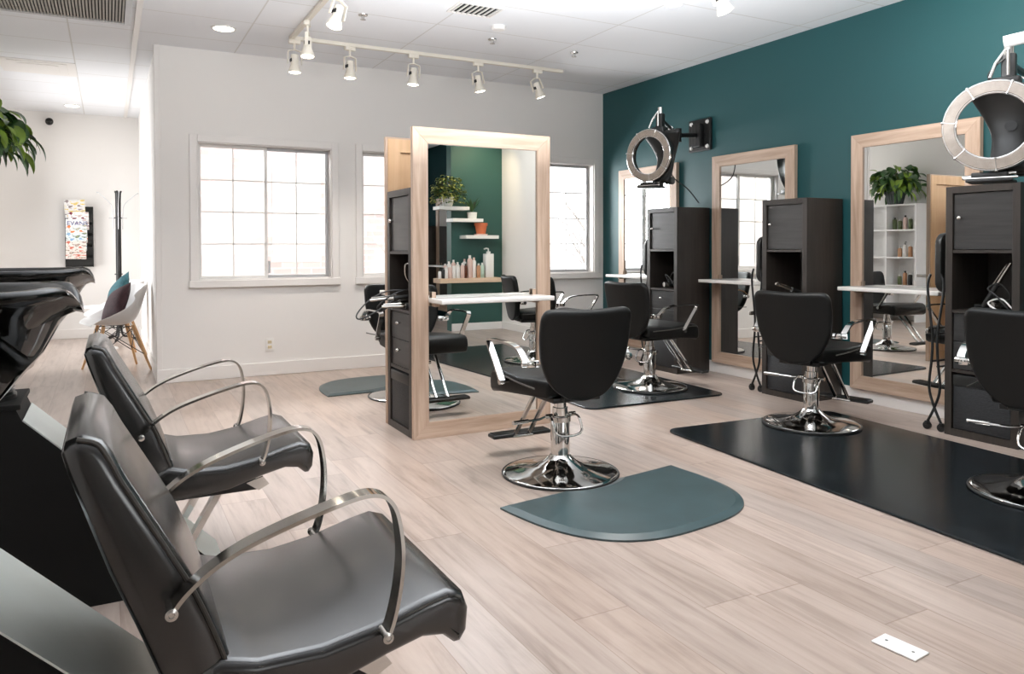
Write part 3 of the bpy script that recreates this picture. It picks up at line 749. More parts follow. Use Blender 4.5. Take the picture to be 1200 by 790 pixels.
# far cabinet
dryer('black hand dryer in the cubby of the farthest teal-wall cabinet', (4.52, 5.36, CZ+.002), R(170))
loose_cord('black looped cord in the cubby of the farthest teal-wall cabinet', [(4.44, 5.28, CZ+.006), (4.42, 5.34, CZ+.10), (4.44, 5.42, CZ+.12), (4.45, 5.36, CZ+.05), (4.43, 5.28, CZ+.09), (4.43, 5.30, CZ+.15), (4.45, 5.40, CZ+.06), (4.46, 5.46, CZ+.006)])
# free-standing cabinet: tools spill out toward the viewer's left
iron('silver curling iron poking out of the free-standing cabinet cubby', (1.66, 4.36, CZ+.08), (R(20), R(4), R(172)), 3)
iron('black curling iron lying in the free-standing cabinet cubby', (1.72, 4.31, CZ+.022), (0, 0, R(170)), 4)
dryer('black hand dryer in the free-standing cabinet cubby', (1.70, 4.45, CZ+.004), R(185))
loose_cord('looped black cord hanging out of the free-standing cabinet', [(1.66, 4.40, CZ+.11), (1.50, 4.44, CZ+.11), (1.38, 4.44, CZ+.055), (1.30, 4.42, CZ-.02), (1.31, 4.40, CZ-.05), (1.40, 4.38, CZ-.01), (1.52, 4.38, CZ+.06), (1.66, 4.38, CZ+.09)])
loose_cord('second looped cord hanging out of the free-standing cabinet', [(1.66, 4.36, CZ+.13), (1.52, 4.36, CZ+.10), (1.42, 4.38, CZ+.03), (1.44, 4.40, CZ-.01), (1.54, 4.40, CZ+.045), (1.64, 4.36, CZ+.06)])
loose_cord('grey hook-shaped cord standing up in the free-standing cubby', [(1.60, 4.28, CZ+.14), (1.56, 4.29, CZ+.20), (1.55, 4.27, CZ+.27), (1.58, 4.25, CZ+.28)], mat='steel')

# ================================================================== shampoo chairs and basins
def make_shampoo_chair(label, loc):
    t = thing('shampoo_chair', label, 'chair', loc, 0, 'black shampoo chairs with chrome arms')
    sp = [(.10, .335), (.20, .315), (.34, .330), (.45, .362), (.52, .378), (.562, .372), (.585, .352), (.598, .352), (.612, .372), (.616, .415), (.604, .448), (.57, .460), (.52, .450), (.43, .425), (.33, .410), (.22, .413), (.16, .43), (.12, .41)]
    b = nb(); prism(b, sp, -.262, .262, 'XZ', .02, 4); seat = obj('seat', b, MT['leather2'], t, ang=60)
    for s in (-1, 1):
        b = nb(); tube(b, [(x, s*.256, z-.011) for x, z in smooth2(sp[11:16])], .0035, 6); obj('piping', b, MT['thread'], seat)
    rear = [(.10, .335), (.072, .40), (.035, .50), (-.005, .60), (-.036, .69), (-.062, .765), (-.070, .795)]
    top = [(-.064, .814), (-.040, .822), (-.012, .812), (.004, .788)]
    front = [(.022, .75), (.047, .705), (.088, .63), (.125, .56), (.158, .48), (.178, .42), (.178, .345)]
    bp = rear+top+front
    def hwz(z):
        return .252-.03*max(0, (z-.55)/.29)**2
    b = nb(); prism(b, bp, -.25, .25, 'XZ', .024, 4)
    for v in b.verts: v.co.y *= hwz(v.co.z)/.252
    bk = obj('backrest', b, MT['leather2'], t, ang=60)
    for s in (-1, 1):
        b = nb(); tube(b, [(x-.008, s*(hwz(z)*.99-.003), z-.004) for x, z in smooth2(top[1:]+front[:-1])], .004, 6); obj('piping', b, MT['thread'], bk)
    for s in (-1, 1):
        y = s*.275
        b = nb()
        pth = [(.080, y, .535), (.10, y, .562), (.138, y, .594), (.19, y, .622), (.26, y*1.01, .647), (.33, y*1.02, .667), (.386, y*1.02, .679), (.42, y*1.02, .678), (.443, y*1.02, .664), (.458, y*1.02, .632), (.466, y*1.02, .57), (.463, y*1.01, .51), (.452, y, .45), (.438, y, .412)]
        tube(b, smooth_path(pth, 4), 0, prof=rect(.019, .0035), B0=(0, 1, 0)); arm = obj('arm', b, MT['dark_chrome'], t, ang=30)
        b = nb()
        for x, z in ((.082, .540), (.438, .416)):
            q = nb(); lathe(q, [(0, .235), (.007, .235), (.007, .290), (.010, .291), (.010, .296), (.005, .2975), (.004, .295), (0, .295)], seg=20)
            for v in q.verts: v.co = V((x+v.co.x, s*v.co.z, z+v.co.y))
            obj('arm_bolt', q, MT['steel'], arm)
        b.free()
    b = nb(); bx(b, .16, .44, -.19, .19, .298, .330, .005); obj('seat_frame', b, MT['blackmt'], t)
    for s in (-1, 1):
        b = nb(); prism(b, [(.40, .33), (.455, .345), (.475, .318), (.44, .30)], s*.2-.006, s*.2+.006, 'XZ'); obj('corner_bracket', b, MT['steel'], t, False)
        b = nb(); tube(b, [(.335, s*.128, .318), (.235, s*.128, .145)], 0, prof=rect(.022, .010), B0=(0, 1, 0)); obj('leg', b, MT['chrome'], t, False)
    return t
YC1, YC2 = 1.60, 2.87
sc1 = make_shampoo_chair('black shampoo chair with chrome band arms before the nearer basin', (0, YC1, 0))
dup(sc1, (0, YC2, 0), 0, 'black shampoo chair with chrome band arms before the farther basin')

def make_basin(label, loc):
    t = thing('shampoo_basin', label, 'wash basin', loc, 0, 'black shampoo basins on pedestals')
    # pedestal with sloped front
    poly = [(-.75, 0), (.34, 0), (.34, .03), (-.235, .60), (-.25, .636), (-.75, .636)]
    b = nb(); prism(b, poly, -.15, .15, 'XZ'); ped = obj('pedestal', b, MT['blacklam'], t, False)
    n = V((.57, 0, .575)).normalized()
    b = nb()
    A = V((-.235, 0, .601)); B = V((.338, 0, .033))
    for s0 in (1,):
        p = [A+n*.0005, B+n*.0005, B+n*.004, A+n*.004]
        prism(b, [(q.x, q.z) for q in p], -.15, .15, 'XZ')
    obj('front_panel', b, MT['satin'], ped, False)
    b = nb(); bx(b, -.75, -.238, -.155, .155, .636, .652, .003); obj('top_plate', b, MT['blacklam'], ped, False)
    b = nb()
    prof = [(0, .652), (.12, .652), (.12, .665)]
    for i in range(5): prof += [(.105, .668+i*.012), (.115, .674+i*.012)]
    prof += [(.10, .735), (0, .735)]
    lathe(b, prof, (-.38, 0, 0), 28); obj('bellows', b, MT['blackpl'], t, ang=20)
    b = nb(); lathe(b, [(0, .73), (.135, .73), (.155, .745), (.16, .765), (.14, .785), (0, .81)], (-.37, 0, 0), 32); obj('collar', b, MT['steel'], t)
    # bowl
    nu, nv = 56, 15
    lev = [(.30, .80), (.42, .845), (.60, .900), (.76, .947), (.88, .981), (.955, 1.0), (.99, 1.008), (1.0, 1.016), (.985, 1.024), (.955, 1.026), (.92, 1.018), (.87, 1.0), (.78, .95), (.55, .87), (.0, .83)]
    b = nb(); rings = []
    for li, (k, z) in enumerate(lev):
        ring = []
        for i in range(nu):
            th = 2*PI*i/nu; c, s = math.cos(th), math.sin(th)
            e = 2/2.6
            x = -.325+.285*math.copysign(abs(c)**e, c)*k; y = .245*math.copysign(abs(s)**e, s)*k
            # basin leans to the rear as it goes down; neck notch in the front rim
            zz = z
            if li >= 4 and c > 0:
                front = max(0, c)**2
                zz -= .040*front*math.exp(-(y/.085)**2)*min(1, (li-3)/4)
                zz += .008*front*math.exp(-((abs(y)-.135)/.05)**2)
            zz -= .03*(x+.325)*0
            ring.append(b.verts.new((x-.05*(1-k)*.0, y, zz)))
        rings.append(ring)
    for A_, B_ in zip(rings, rings[1:]):
        for i in range(nu):
            j = (i+1) % nu; b.faces.new((A_[i], A_[j], B_[j], B_[i]))
    b.faces.new(rings[0])
    bmesh.ops.remove_doubles(b, verts=b.verts, dist=.0005)
    for v in b.verts: v.co.z += .028
    bowl = obj('bowl', b, MT['blackgl'], t, ang=60)
    b = nb(); tube(b, smooth_path([(-.56, 0, .98), (-.56, 0, 1.10), (-.50, 0, 1.14), (-.44, 0, 1.11)], 6), .012, 10); cyl(b, (-.56, 0, .95), (-.56, 0, 1.0), .022); obj('faucet', b, MT['chrome'], t)
    return t
ba = make_basin('glossy black shampoo basin behind the nearer shampoo chair', (0, YC1-.045, 0))
dup(ba, (0, YC2-.02, 0), 0, 'glossy black shampoo basin behind the farther shampoo chair')

# ================================================================== hallway furniture
def make_shell_chair(label, loc, rz):
    t = thing('shell_armchair', label, 'chair', loc, rz, 'white shell armchairs in the hallway')
    prof = [(.235, .425), (.215, .437), (.12, .425), (0, .415), (-.10, .42), (-.165, .455), (-.205, .53), (-.235, .62), (-.262, .71), (-.28, .785)]
    hw = [.225, .24, .262, .28, .288, .29, .285, .268, .24, .175]
    side = [.0, .02, .08, .15, .21, .22, .17, .10, .04, .0]
    fwd = [0, 0, .0, .0, .02, .06, .11, .12, .10, .05]
    def lerp(a, f):
        i = min(int(f), len(a)-2); q = f-i; return a[i]*(1-q)+a[i+1]*q
    pp = smooth_path([V((x, 0, z)) for x, z in prof], 3)
    def P(u, v):
        f = v*(len(prof)-1); s = u*2-1; p = pp[min(int(round(v*(len(pp)-1))), len(pp)-1)]
        k = abs(s)**2.4
        return V((p.x+lerp(fwd, f)*k, s*lerp(hw, f), p.z+lerp(side, f)*k))
    b = nb(); grid(b, P, 13, len(pp)); solid(obj('shell', b, MT['shell'], t), .008, 1)
    for sx in (1, -1):
        for sy in (1, -1):
            b = nb(); cyl(b, (sx*.12-.01, sy*.10, .41), (sx*.235-.02, sy*.225, 0), .0155, .010, 12); obj('leg', b, MT['beech'], t)
    b = nb()
    for p, q in (((.12, .10, .39), (-.20, .19, .15)), ((-.14, .10, .39), (.19, .19, .15)), ((.12, -.10, .39), (-.20, -.19, .15)), ((-.14, -.10, .39), (.19, -.19, .15)),
                 ((.13, .11, .38), (.19, -.19, .15)), ((.13, -.11, .38), (.19, .19, .15)), ((-.15, .11, .38), (-.20, -.19, .15)), ((-.15, -.11, .38), (-.20, .19, .15))):
        tube(b, [p, q], .004, 6)
    bx(b, -.13, .11, -.10, -.09, .395, .403); bx(b, -.13, .11, .09, .10, .395, .403)
    obj('wire_brace', b, MT['blackmt'], t)
    return t
se = make_shell_chair('white shell armchair with the maroon cushion, nearer of two by the hallway wall', (.035, 7.90, 0), R(194))
dup(se, (.045, 8.85, 0), R(192), 'white shell armchair with the teal cushion, farther of two by the hallway wall')
def cushion(label, mat, loc, rot):
    def P(u, v):
        return V((0, 0, 0))
    b = nb(); n = 12
    for sgn in (1, -1):
        vs = [[None]*n for _ in range(n)]
        for i in range(n):
            for j in range(n):
                u, v = 2*i/(n-1)-1, 2*j/(n-1)-1
                h = .075*((1-abs(u)**2.6)*(1-abs(v)**2.6))**.55
                pin = 1-.07*(1-abs(u))*abs(v)**3
                pin2 = 1-.07*(1-abs(v))*abs(u)**3
                vs[i][j] = b.verts.new((sgn*h*.85, u*.175*pin2, v*.175*pin))
        for i in range(n-1):
            for j in range(n-1): b.faces.new((vs[i][j], vs[i+1][j], vs[i+1][j+1], vs[i][j+1]))
    bmesh.ops.remove_doubles(b, verts=b.verts, dist=.0005)
    o = tag(obj('cushion', b, mat, None, ang=70), label, 'cushion', 'cushions on the shell armchairs'); o.location = loc; o.rotation_euler = rot
cushion('maroon velvet cushion leaning in the nearer white shell armchair', MT['maroon'], (.055, 7.925, .605), (R(22), R(-26), R(198)))
cushion('teal velvet cushion leaning in the farther white shell armchair', MT['tealcu'], (.08, 8.88, .655), (R(38), R(-24), R(196)))
t = thing('side_table', 'small round white side table beyond the shell armchairs', 'table', (-.06, 9.6, 0))
b = nb(); lathe(b, [(0, .46), (.2, .46), (.21, .47), (.2, .48), (0, .48)], seg=32); obj('table_top', b, MT['shell'], t)
b = nb(); lathe(b, [(0, 0), (.15, 0), (.14, .012), (.03, .03), (.02, .06), (.02, .44), (.05, .46), (0, .46)], seg=24); obj('pedestal', b, MT['shell'], t)
t = thing('coat_rack', 'tall dark coat stand before the far hallway wall', 'coat rack', (.105, 10.4, 0))
b = nb()
for k in range(3):
    a = 2*PI*k/3+.3; c, s = math.cos(a), math.sin(a)
    tube(b, smooth_path([(.04*c, .04*s, 1.80), (.022*c, .022*s, 1.72), (.022*c, .022*s, .9), (.022*c, .022*s, .15), (.10*c, .10*s, .04), (.19*c, .19*s, .012)], 5), .013, 8)
obj('pole', b, MT['blackmt'], t)
b = nb()
for z in (1.48, .80): lathe(b, [(0, z), (.045, z), (.045, z+.012), (0, z+.012)], seg=20)
pieces('collar', b, MT['blackmt'], t)
for k in range(4):
    a = PI/2*k+.05; c, s = math.cos(a), math.sin(a)
    b = nb(); tube(b, smooth_path([(.05*c, .05*s, 1.35), (.055*c, .055*s, 1.55), (.08*c, .08*s, 1.66), (.20*c, .20*s, 1.78), (.22*c, .22*s, 1.79)], 6), .005, 6); sphere(b, (.22*c, .22*s, 1.79), .008); tube(b, [(.04*c, .04*s, 1.485), (.10*c, .10*s, 1.485)], .005, 6); obj('hook', b, MT['alum'], t)

# magazine rack
mx0, mx1, my = -.470, -.165, YF
t = thing('magazine_rack', 'black magazine rack hung on the far hallway wall', 'magazine rack', (mx0, my, .89))
w = mx1-mx0
b = nb(); bx(b, 0, w, -.02, -.001, 0, .75, .003); bx(b, 0, .012, -.09, -.02, 0, .72); bx(b, w-.012, w, -.09, -.02, 0, .72); obj('back_panel', b, MT['blackpl'], t, False)
for k in range(5):
    b = nb(); z = .01+k*.135; bx(b, .012, w-.012, -.088+.0*k, -.080, z, z+.10, .002); bx(b, .012, w-.012, -.088, -.02, z, z+.006); obj('pocket', b, MT['blackpl'], t, False)
def mag_mat(name, base, inks):
    m, nt, bb = new_mat(name)
    tc = N(nt, 'ShaderNodeTexCoord'); mp = N(nt, 'ShaderNodeMapping'); mp.inputs['Scale'].default_value = (7, 1, 20); L(nt, tc.outputs['Object'], mp.inputs['Vector'])
    nz = N(nt, 'ShaderNodeTexNoise', Scale=1.6, Detail=3.0); L(nt, mp.outputs[0], nz.inputs['Vector'])
    cr = N(nt, 'ShaderNodeValToRGB'); cr.color_ramp.interpolation = 'CONSTANT'
    e = cr.color_ramp.elements; e[0].color = (*inks[0], 1); e[1].position = .42; e[1].color = (*base, 1)
    for i, c in enumerate(inks[1:]): q = e.new(.56+.07*i); q.color = (*c, 1)
    L(nt, nz.outputs['Fac'], cr.inputs['Fac']); L(nt, cr.outputs['Color'], bb.inputs['Base Color']); bb.inputs['Roughness'].default_value = .35
    return m
mags = [(.0, 4, .60, 'yellow and grey', (.72, .70, .68), [(.25, .2, .2), (.75, .55, .08), (.5, .45, .42)]),
        (.035, 3, .455, 'white with a maroon picture', (.80, .78, .76), [(.2, .03, .05), (.65, .5, .45), (.3, .25, .25)]),
        (.0, 3, .37, 'white with blue lettering', (.84, .83, .82), [(.78, .76, .74), (.55, .5, .5), (.8, .5, .4)]),
        (.02, 2, .29, 'white with an orange heading', (.80, .78, .75), [(.75, .22, .06), (.3, .35, .3), (.8, .55, .35)]),
        (.01, 1, .20, 'pale blue and green', (.70, .76, .74), [(.25, .42, .62), (.12, .16, .12), (.5, .55, .2)]),
        (.0, 1, .10, 'cream with red lines', (.76, .70, .64), [(.6, .15, .1), (.3, .22, .18), (.8, .6, .5)])]
for i, (dx, pk, z, desc, base, inks) in enumerate(mags):
    b = nb(); mw = .22; yy = -.078+.009*i-.05*0
    yb = -.030-.0095*(len(mags)-1-i)*0-.008*i
    bx(b, 0, mw, -.003, .003, 0, .22, .001)
    o = tag(obj('magazine', b, mag_mat('magazine_cover_%s' % desc.split()[0], base, inks), None, False), 'magazine %s, row %s of the black wall rack' % (desc, ['one', 'two', 'three', 'four', 'five', 'six'][i]), 'magazine', 'magazines in the wall rack')
    o.location = (mx0+.005+dx, my-.10-.007*i, .89+z); o.rotation_euler = (R(4), R(-3+2*(i % 3)), 0)
    if i == 2:
        cu = bpy.data.curves.new('masthead', 'FONT'); cu.body = 'EVANS'; cu.size = .075; cu.extrude = .0006
        to = bpy.data.objects.new('masthead', cu); C.objects.link(to); bpy.context.view_layer.update()
        me = bpy.data.meshes.new_from_object(to); bpy.data.objects.remove(to)
        lo = bpy.data.objects.new('masthead', me); C.objects.link(lo); lo.parent = o; lo.location = (.012, -.0042, .145); lo.rotation_euler = (R(90), 0, 0)
        me.materials.append(M('navy_ink', (.02, .05, .22), .4, noise=.05))
t = thing('security_camera', 'small black dome camera high on the far hallway wall', 'camera', (-.62, YF, 2.66))
b = nb(); sphere(b, (0, -.09, 0), .045); obj('dome', b, MT['blackgl'], t)
b = nb(); cyl(b, (0, -.07, .01), (0, -.001, .04), .012); cyl(b, (0, -.01, .04), (0, -.001, .04), .03); obj('mount', b, MT['whitepl'], t)

# ================================================================== white product shelf and plant (above left, and reflected)
SX0, SX1, SY0, SY1, STOP = -1.20, -.90, 7.06, 8.04, 1.75
t = thing('display_shelf', 'white open product shelf along the left wall, reflected in the right-hand mirror', 'shelf', (SX0, SY0, 0))
b = nb(); d = SX1-SX0; l = SY1-SY0
for y in (0, l/2-.012, l-.024): bx(b, 0, d, y, y+.024, 0, STOP)
bx(b, 0, .01, .024, l-.024, 0, STOP); obj('upright', b, MT['shell'], t, False)
LEV = [.10, .52, .94, 1.35]
for k, z in enumerate(LEV+[STOP-.024]):
    b = nb(); bx(b, .01, d-.001, .024, l/2-.012, z, z+.022); bx(b, .01, d-.001, l/2+.012, l-.024, z, z+.022); obj('shelf_board', b, MT['shell'], t, False)
def bottle(name, label, loc, r, h, mat, cap, group, pump=False, square=False):
    t = thing(name, label, 'bottle', loc, 0, group)
    b = nb()
    if square: bx(b, -r, r, -r*.8, r*.8, 0, h*.86, .006, 2); lathe(b, [(0, h*.86), (r*.4, h*.86), (r*.4, h*.9), (0, h*.9)], seg=14)
    else: lathe(b, [(0, 0), (r*.94, 0), (r, .004), (r, h*.78), (r*.8, h*.84), (r*.42, h*.87), (r*.42, h*.9), (0, h*.9)], seg=18)
    obj('body', b, mat, t)
    b = nb()
    if pump:
        lathe(b, [(0, h*.88), (r*.5, h*.88), (r*.5, h*.94), (r*.15, h*.95), (r*.15, h*1.05), (0, h*1.05)], seg=14); tube(b, [(0, 0, h*1.04), (-r*.5, 0, h*1.06), (-r*1.1, 0, h*1.03)], r*.16, 8)
    else: lathe(b, [(0, h*.87), (r*.5, h*.87), (r*.48, h), (0, h)], seg=14)
    obj('cap', b, cap, t)
    return t
ORD = ['first', 'second', 'third', 'fourth', 'fifth', 'sixth', 'seventh', 'eighth', 'ninth', 'tenth', 'eleventh', 'twelfth', 'thirteenth', 'fourteenth', 'fifteenth', 'sixteenth', 'seventeenth', 'eighteenth']
rows = {3: [('white', 'whitepl'), ('olive', 'olive'), ('pale', 'pinkb'), ('dark olive', 'olive'), ('tall olive', 'olive')],
        2: [('white', 'whitepl'), ('tan', 'tanb'), ('white pump', 'whitepl'), ('tan pump', 'tanb')],
        1: [('white', 'whitepl'), ('black', 'blackpl'), ('tan', 'tanb'), ('olive', 'olive')]}
rn = {3: 'upper', 2: 'middle', 1: 'lower'}
for lv, its in rows.items():
    for i, (cn, mt) in enumerate(its):
        y = SY0+.075+i*.085
        bottle('product_bottle', '%s product bottle, %s along the %s level of the white product shelf' % (cn, ORD[i], rn[lv]), (SX1-.11, y, LEV[lv]+.0225), .03, .15+.03*(i % 3), MT[mt], MT['whitepl'] if i % 2 else MT['blackpl'], 'bottles on the white product shelf', 'pump' in cn)

def leaf(bm, p, az, length, width, rise, droop, fold=.25, seg=7, tw=0.0):
    """a blade leaving p towards azimuth az, rising then drooping"""
    d = V((math.cos(az), math.sin(az), 0)); side = V((-math.sin(az), math.cos(az), 0)); pts = []
    ang = rise; q = V(p); st = length/seg; prev = None
    for k in range(seg+1):
        s = k/seg
        w = width*(math.sin(PI*min(1, s**.8))**.9+.02)*(1 if s < .98 else .1)
        up = V((-math.cos(az)*math.sin(ang), -math.sin(az)*math.sin(ang), math.cos(ang)))
        sd = (side*math.cos(tw)+up*math.sin(tw))
        row = [bm.verts.new(q-sd*w+up*w*fold), bm.verts.new(q), bm.verts.new(q+sd*w+up*w*fold)]
        if prev:
            for a in (0, 1): bm.faces.new((prev[a], prev[a+1], row[a+1], row[a]))
        prev = row
        q = q+(d*math.cos(ang)+V((0, 0, 1))*math.sin(ang))*st
        ang -= droop/seg
PX, PY = -.91, 7.40
t = thing('potted_plant', 'big dark green leafy plant in a ribbed pot on top of the white product shelf', 'plant', (PX, PY, STOP))
b = nb(); n = 40
prof = [(.095, 0), (.105, .01), (.135, .13), (.155, .16), (.16, .185), (.15, .185), (.14, .16)]
rings = []
for r, z in prof: rings.append([b.verts.new(((r+(.004 if i % 2 else -.004))*math.cos(2*PI*i/n), (r+(.004 if i % 2 else -.004))*math.sin(2*PI*i/n), z)) for i in range(n)])
for A_, B_ in zip(rings, rings[1:]):
    for i in range(n): b.faces.new((A_[i], A_[(i+1) % n], B_[(i+1) % n], B_[i]))
b.faces.new(rings[0][::-1])
obj('pot', b, MT['pot'], t, False)
b = nb(); lathe(b, [(.145, .155), (.08, .165), (0, .17)], seg=20); obj('soil', b, MT['dark'], t)
rnd = random.Random(21)
b = nb(); b2 = nb(); bs = nb()
for i in range(150):
    az = rnd.uniform(0, 2*PI); el = rnd.uniform(.1, 1.35); hgt = rnd.uniform(.12, .40)
    out = rnd.uniform(.06, .33)*(1.15-.5*el/1.35)
    base = V((.05*math.cos(az), .05*math.sin(az), .16)); tip = V((out*math.cos(az), out*math.sin(az), .18+hgt*(.45+.55*el/1.35)))
    tube(bs, smooth_path([base, base.lerp(tip, .5)+V((0, 0, .05)), tip], 3), .003, 5)
    leaf(b if rnd.random() < .84 else b2, tip, az+rnd.uniform(-.7, .7), rnd.uniform(.15, .25), rnd.uniform(.036, .056), rnd.uniform(-.3, .5), rnd.uniform(1.1, 2.3), tw=rnd.uniform(-.6, .6))
for i in range(46):      # hanging light green blades
    az = rnd.uniform(0, 2*PI); r0 = rnd.uniform(.20, .40)
    p = V((r0*math.cos(az), r0*math.sin(az), .20+rnd.uniform(-.04, .12)))
    tube(bs, smooth_path([V((.05*math.cos(az), .05*math.sin(az), .17)), V((r0*.5*math.cos(az), r0*.5*math.sin(az), .30)), p], 3), .003, 5)
    leaf(b2 if rnd.random() < .55 else b, p, az+rnd.uniform(-.5, .5), rnd.uniform(.16, .26), rnd.uniform(.016, .028), -.5, 1.2, tw=rnd.uniform(-.5, .5))
obj('leaves', b, MT['leaf'], t, ang=80); obj('hanging_leaves', b2, MT['leaf2'], t, ang=80); obj('stems', bs, MT['leaf2'], t)

# ================================================================== partition shelves (seen in the free-standing mirror)
PYF = -1.0
def wall_shelf(x0, x1, z, label, mat='whitepl', dep=.22, th=.045):
    b = nb(); bx(b, x0, x1, PYF, PYF+dep, z-th, z, .003)
    return tag(obj('floating_shelf', b, MT[mat], None, False), label, 'shelf', 'floating shelves on the teal partition')
wall_shelf(3.77, 4.20, 1.655, 'topmost white floating shelf on the teal partition, under the bushy plant')
wall_shelf(3.96, 4.40, 1.50, 'middle white floating shelf on the teal partition, under the small white pot')
wall_shelf(4.15, 4.63, 1.28, 'lowest white floating shelf on the teal partition, under the terracotta pot')
wall_shelf(3.77, 4.66, .715, 'pale wood ledge on the teal partition holding product bottles', 'ledge', .24, .06)
t = thing('potted_plant', 'bushy yellow-green plant on the topmost white floating shelf', 'plant', (3.93, PYF+.12, 1.655))
b = nb(); lathe(b, [(0, 0), (.06, 0), (.085, .12), (.09, .125), (.08, .125), (.07, .11), (0, .11)], seg=24); obj('pot', b, MT['whitepl'], t)
b = nb(); b2 = nb()
for i in range(420):
    az = rnd.uniform(0, 2*PI); r0 = .205*rnd.random()**.5; z = .10+rnd.random()*.32*(1-(r0/.26)**2*.6)-(.06 if r0 > .15 else 0)
    leaf(b if rnd.random() < .6 else b2, (r0*math.cos(az), r0*math.sin(az)*.75+.02, z), az+rnd.uniform(-1, 1), rnd.uniform(.05, .09), rnd.uniform(.016, .026), .3, 1.6, seg=3)
obj('leaves', b, MT['leaf3'], t, ang=80); obj('dark_leaves', b2, MT['leaf'], t, ang=80)  # darker green leaves scattered at random through the bush
t = thing('potted_plant', 'small upright plant in a white pot on the middle floating shelf', 'plant', (4.28, PYF+.12, 1.50))
b = nb(); lathe(b, [(0, 0), (.06, 0), (.068, .085), (.06, .085), (.055, .075), (0, .075)], seg=24); obj('pot', b, MT['whitepl'], t)
b = nb()
for i in range(12): leaf(b, (0, 0, .07), i*.55, rnd.uniform(.16, .26), .02, rnd.uniform(1.0, 1.4), .5, seg=5)
obj('leaves', b, MT['leaf'], t, ang=80)
t = thing('plant_pot', 'terracotta pot with saucer on the lowest floating shelf', 'pot', (4.41, PYF+.12, 1.28))
b = nb(); lathe(b, [(0, .012), (.06, .012), (.08, .13), (.09, .13), (.09, .165), (.078, .165), (.07, .12), (0, .12)], seg=28); obj('pot', b, MT['terra'], t)
b = nb(); lathe(b, [(0, 0), (.085, 0), (.092, .02), (.085, .02), (.07, .010), (0, .010)], seg=28); obj('saucer', b, MT['pinkb'], t)
specs = [(3.80, .15, .022, .11, 'whitepl', 'blackpl', 0, 'short white'), (3.845, .17, .018, .14, 'blackpl', 'blackpl', 0, 'slim black'),
         (3.885, .16, .026, .15, 'whitepl', 'whitepl', 0, 'stout white'), (3.91, .07, .026, .19, 'pinkb', 'whitepl', 0, 'pale pink'), (3.94, .16, .027, .17, 'pinkb', 'whitepl', 0, 'stout pale pink'),
         (3.965, .07, .028, .22, 'whitepl', 'whitepl', 0, 'tall white'), (3.998, .16, .027, .19, 'whitepl', 'pinkb', 0, 'pink-capped white'), (4.03, .07, .028, .24, 'pinkb', 'whitepl', 0, 'tall pale pink'),
         (4.055, .16, .027, .18, 'whitepl', 'whitepl', 0, 'squat white'), (4.09, .07, .028, .21, 'whitepl', 'whitepl', 0, 'slender white'), (4.115, .17, .027, .20, 'pinkb', 'whitepl', 0, 'rosy'),
         (4.16, .17, .022, .19, 'amber', 'blackpl', 0, 'amber'), (4.19, .07, .028, .25, 'whitepl', 'pinkb', 0, 'high-shouldered white'), (4.235, .14, .036, .30, 'pinkb', 'whitepl', 0, 'tallest pink'), (4.30, .13, .030, .27, 'whitepl', 'pinkb', 0, 'tall slim white'),
         (4.355, .16, .026, .19, 'tanb', 'whitepl', 0, 'tan'), (4.405, .17, .028, .20, 'greenb', 'whitepl', 0, 'pale green'), (4.52, .12, .060, .37, 'whitepl', 'whitepl', 1, 'big white pump')]
for i, (x, dy, r, h, mt, cp, pm, nm) in enumerate(specs):
    bottle('product_bottle', '%s bottle, %s from the left on the pale wood ledge' % (nm, ORD[i]), (x, PYF+dy, .715), r, h, MT[mt], MT[cp], 'bottles on the pale wood ledge', bool(pm), bool(pm))

# ================================================================== ceiling fittings
ZT = H-.03
t = tag(obj('track_rail', (lambda b: (bx(b, 1.31, 3.80, 6.125, 6.16, H-.03, H-.001, .003), bx(b, 1.275, 1.31, 3.42, 6.16, H-.03, H-.001, .003), bx(b, 1.31, 3.40, 3.42, 3.455, H-.03, H-.001, .003), b)[-1])(nb()), MT['cream'], None, False), 'cream lighting track running along the ceiling near the back wall', 'track')
def make_spot(label, loc, rz, tilt):
    t = thing('track_spotlight', label, 'spotlight', loc, rz, 'cream track spotlights')
    b = nb(); bx(b, -.045, .045, -.018, .018, -.03, 0, .003); cyl(b, (0, 0, -.03), (0, 0, -.075), .009); obj('adapter', b, MT['cream'], t)
    piv = V((0, 0, -.16)); rot = Matrix.Translation(piv) @ Matrix.Rotation(tilt, 4, 'Y')
    def X(b):
        for v in b.verts: v.co = rot @ (v.co-V((0, 0, 0)))
        return b
    b = nb(); tube(b, [(.0, 0, .085), (-.05, .0, .07), (-.055, 0, -.03)], 0, prof=rect(.012, .003), B0=(0, 1, 0)); tube(b, [(.0, 0, .085), (.05, .0, .07), (.055, 0, -.03)], 0, prof=rect(.012, .003), B0=(0, 1, 0)); obj('yoke', X(b), MT['cream'], t, False)
    b = nb(); lathe(b, [(0, .045), (.028, .045), (.030, .03), (.030, -.03), (.050, -.085), (.052, -.095), (.046, -.095), (.046, -.088)], seg=24); obj('lamp_housing', X(b), MT['cream'], t)
    b = nb(); lathe(b, [(0, -.102), (.03, -.100), (.044, -.092), (.044, -.086), (0, -.086)], seg=24); obj('lamp_face', X(b), MT['lamp'], t)
    b = nb(); cyl(b, (-.032, -.012, .0), (-.032, .012, .0), .006); bx(b, -.034, -.026, -.02, .02, -.012, .012); obj('label_plate', X(b), MT['blackpl'], t, False)
    return t
TZ = H-.03
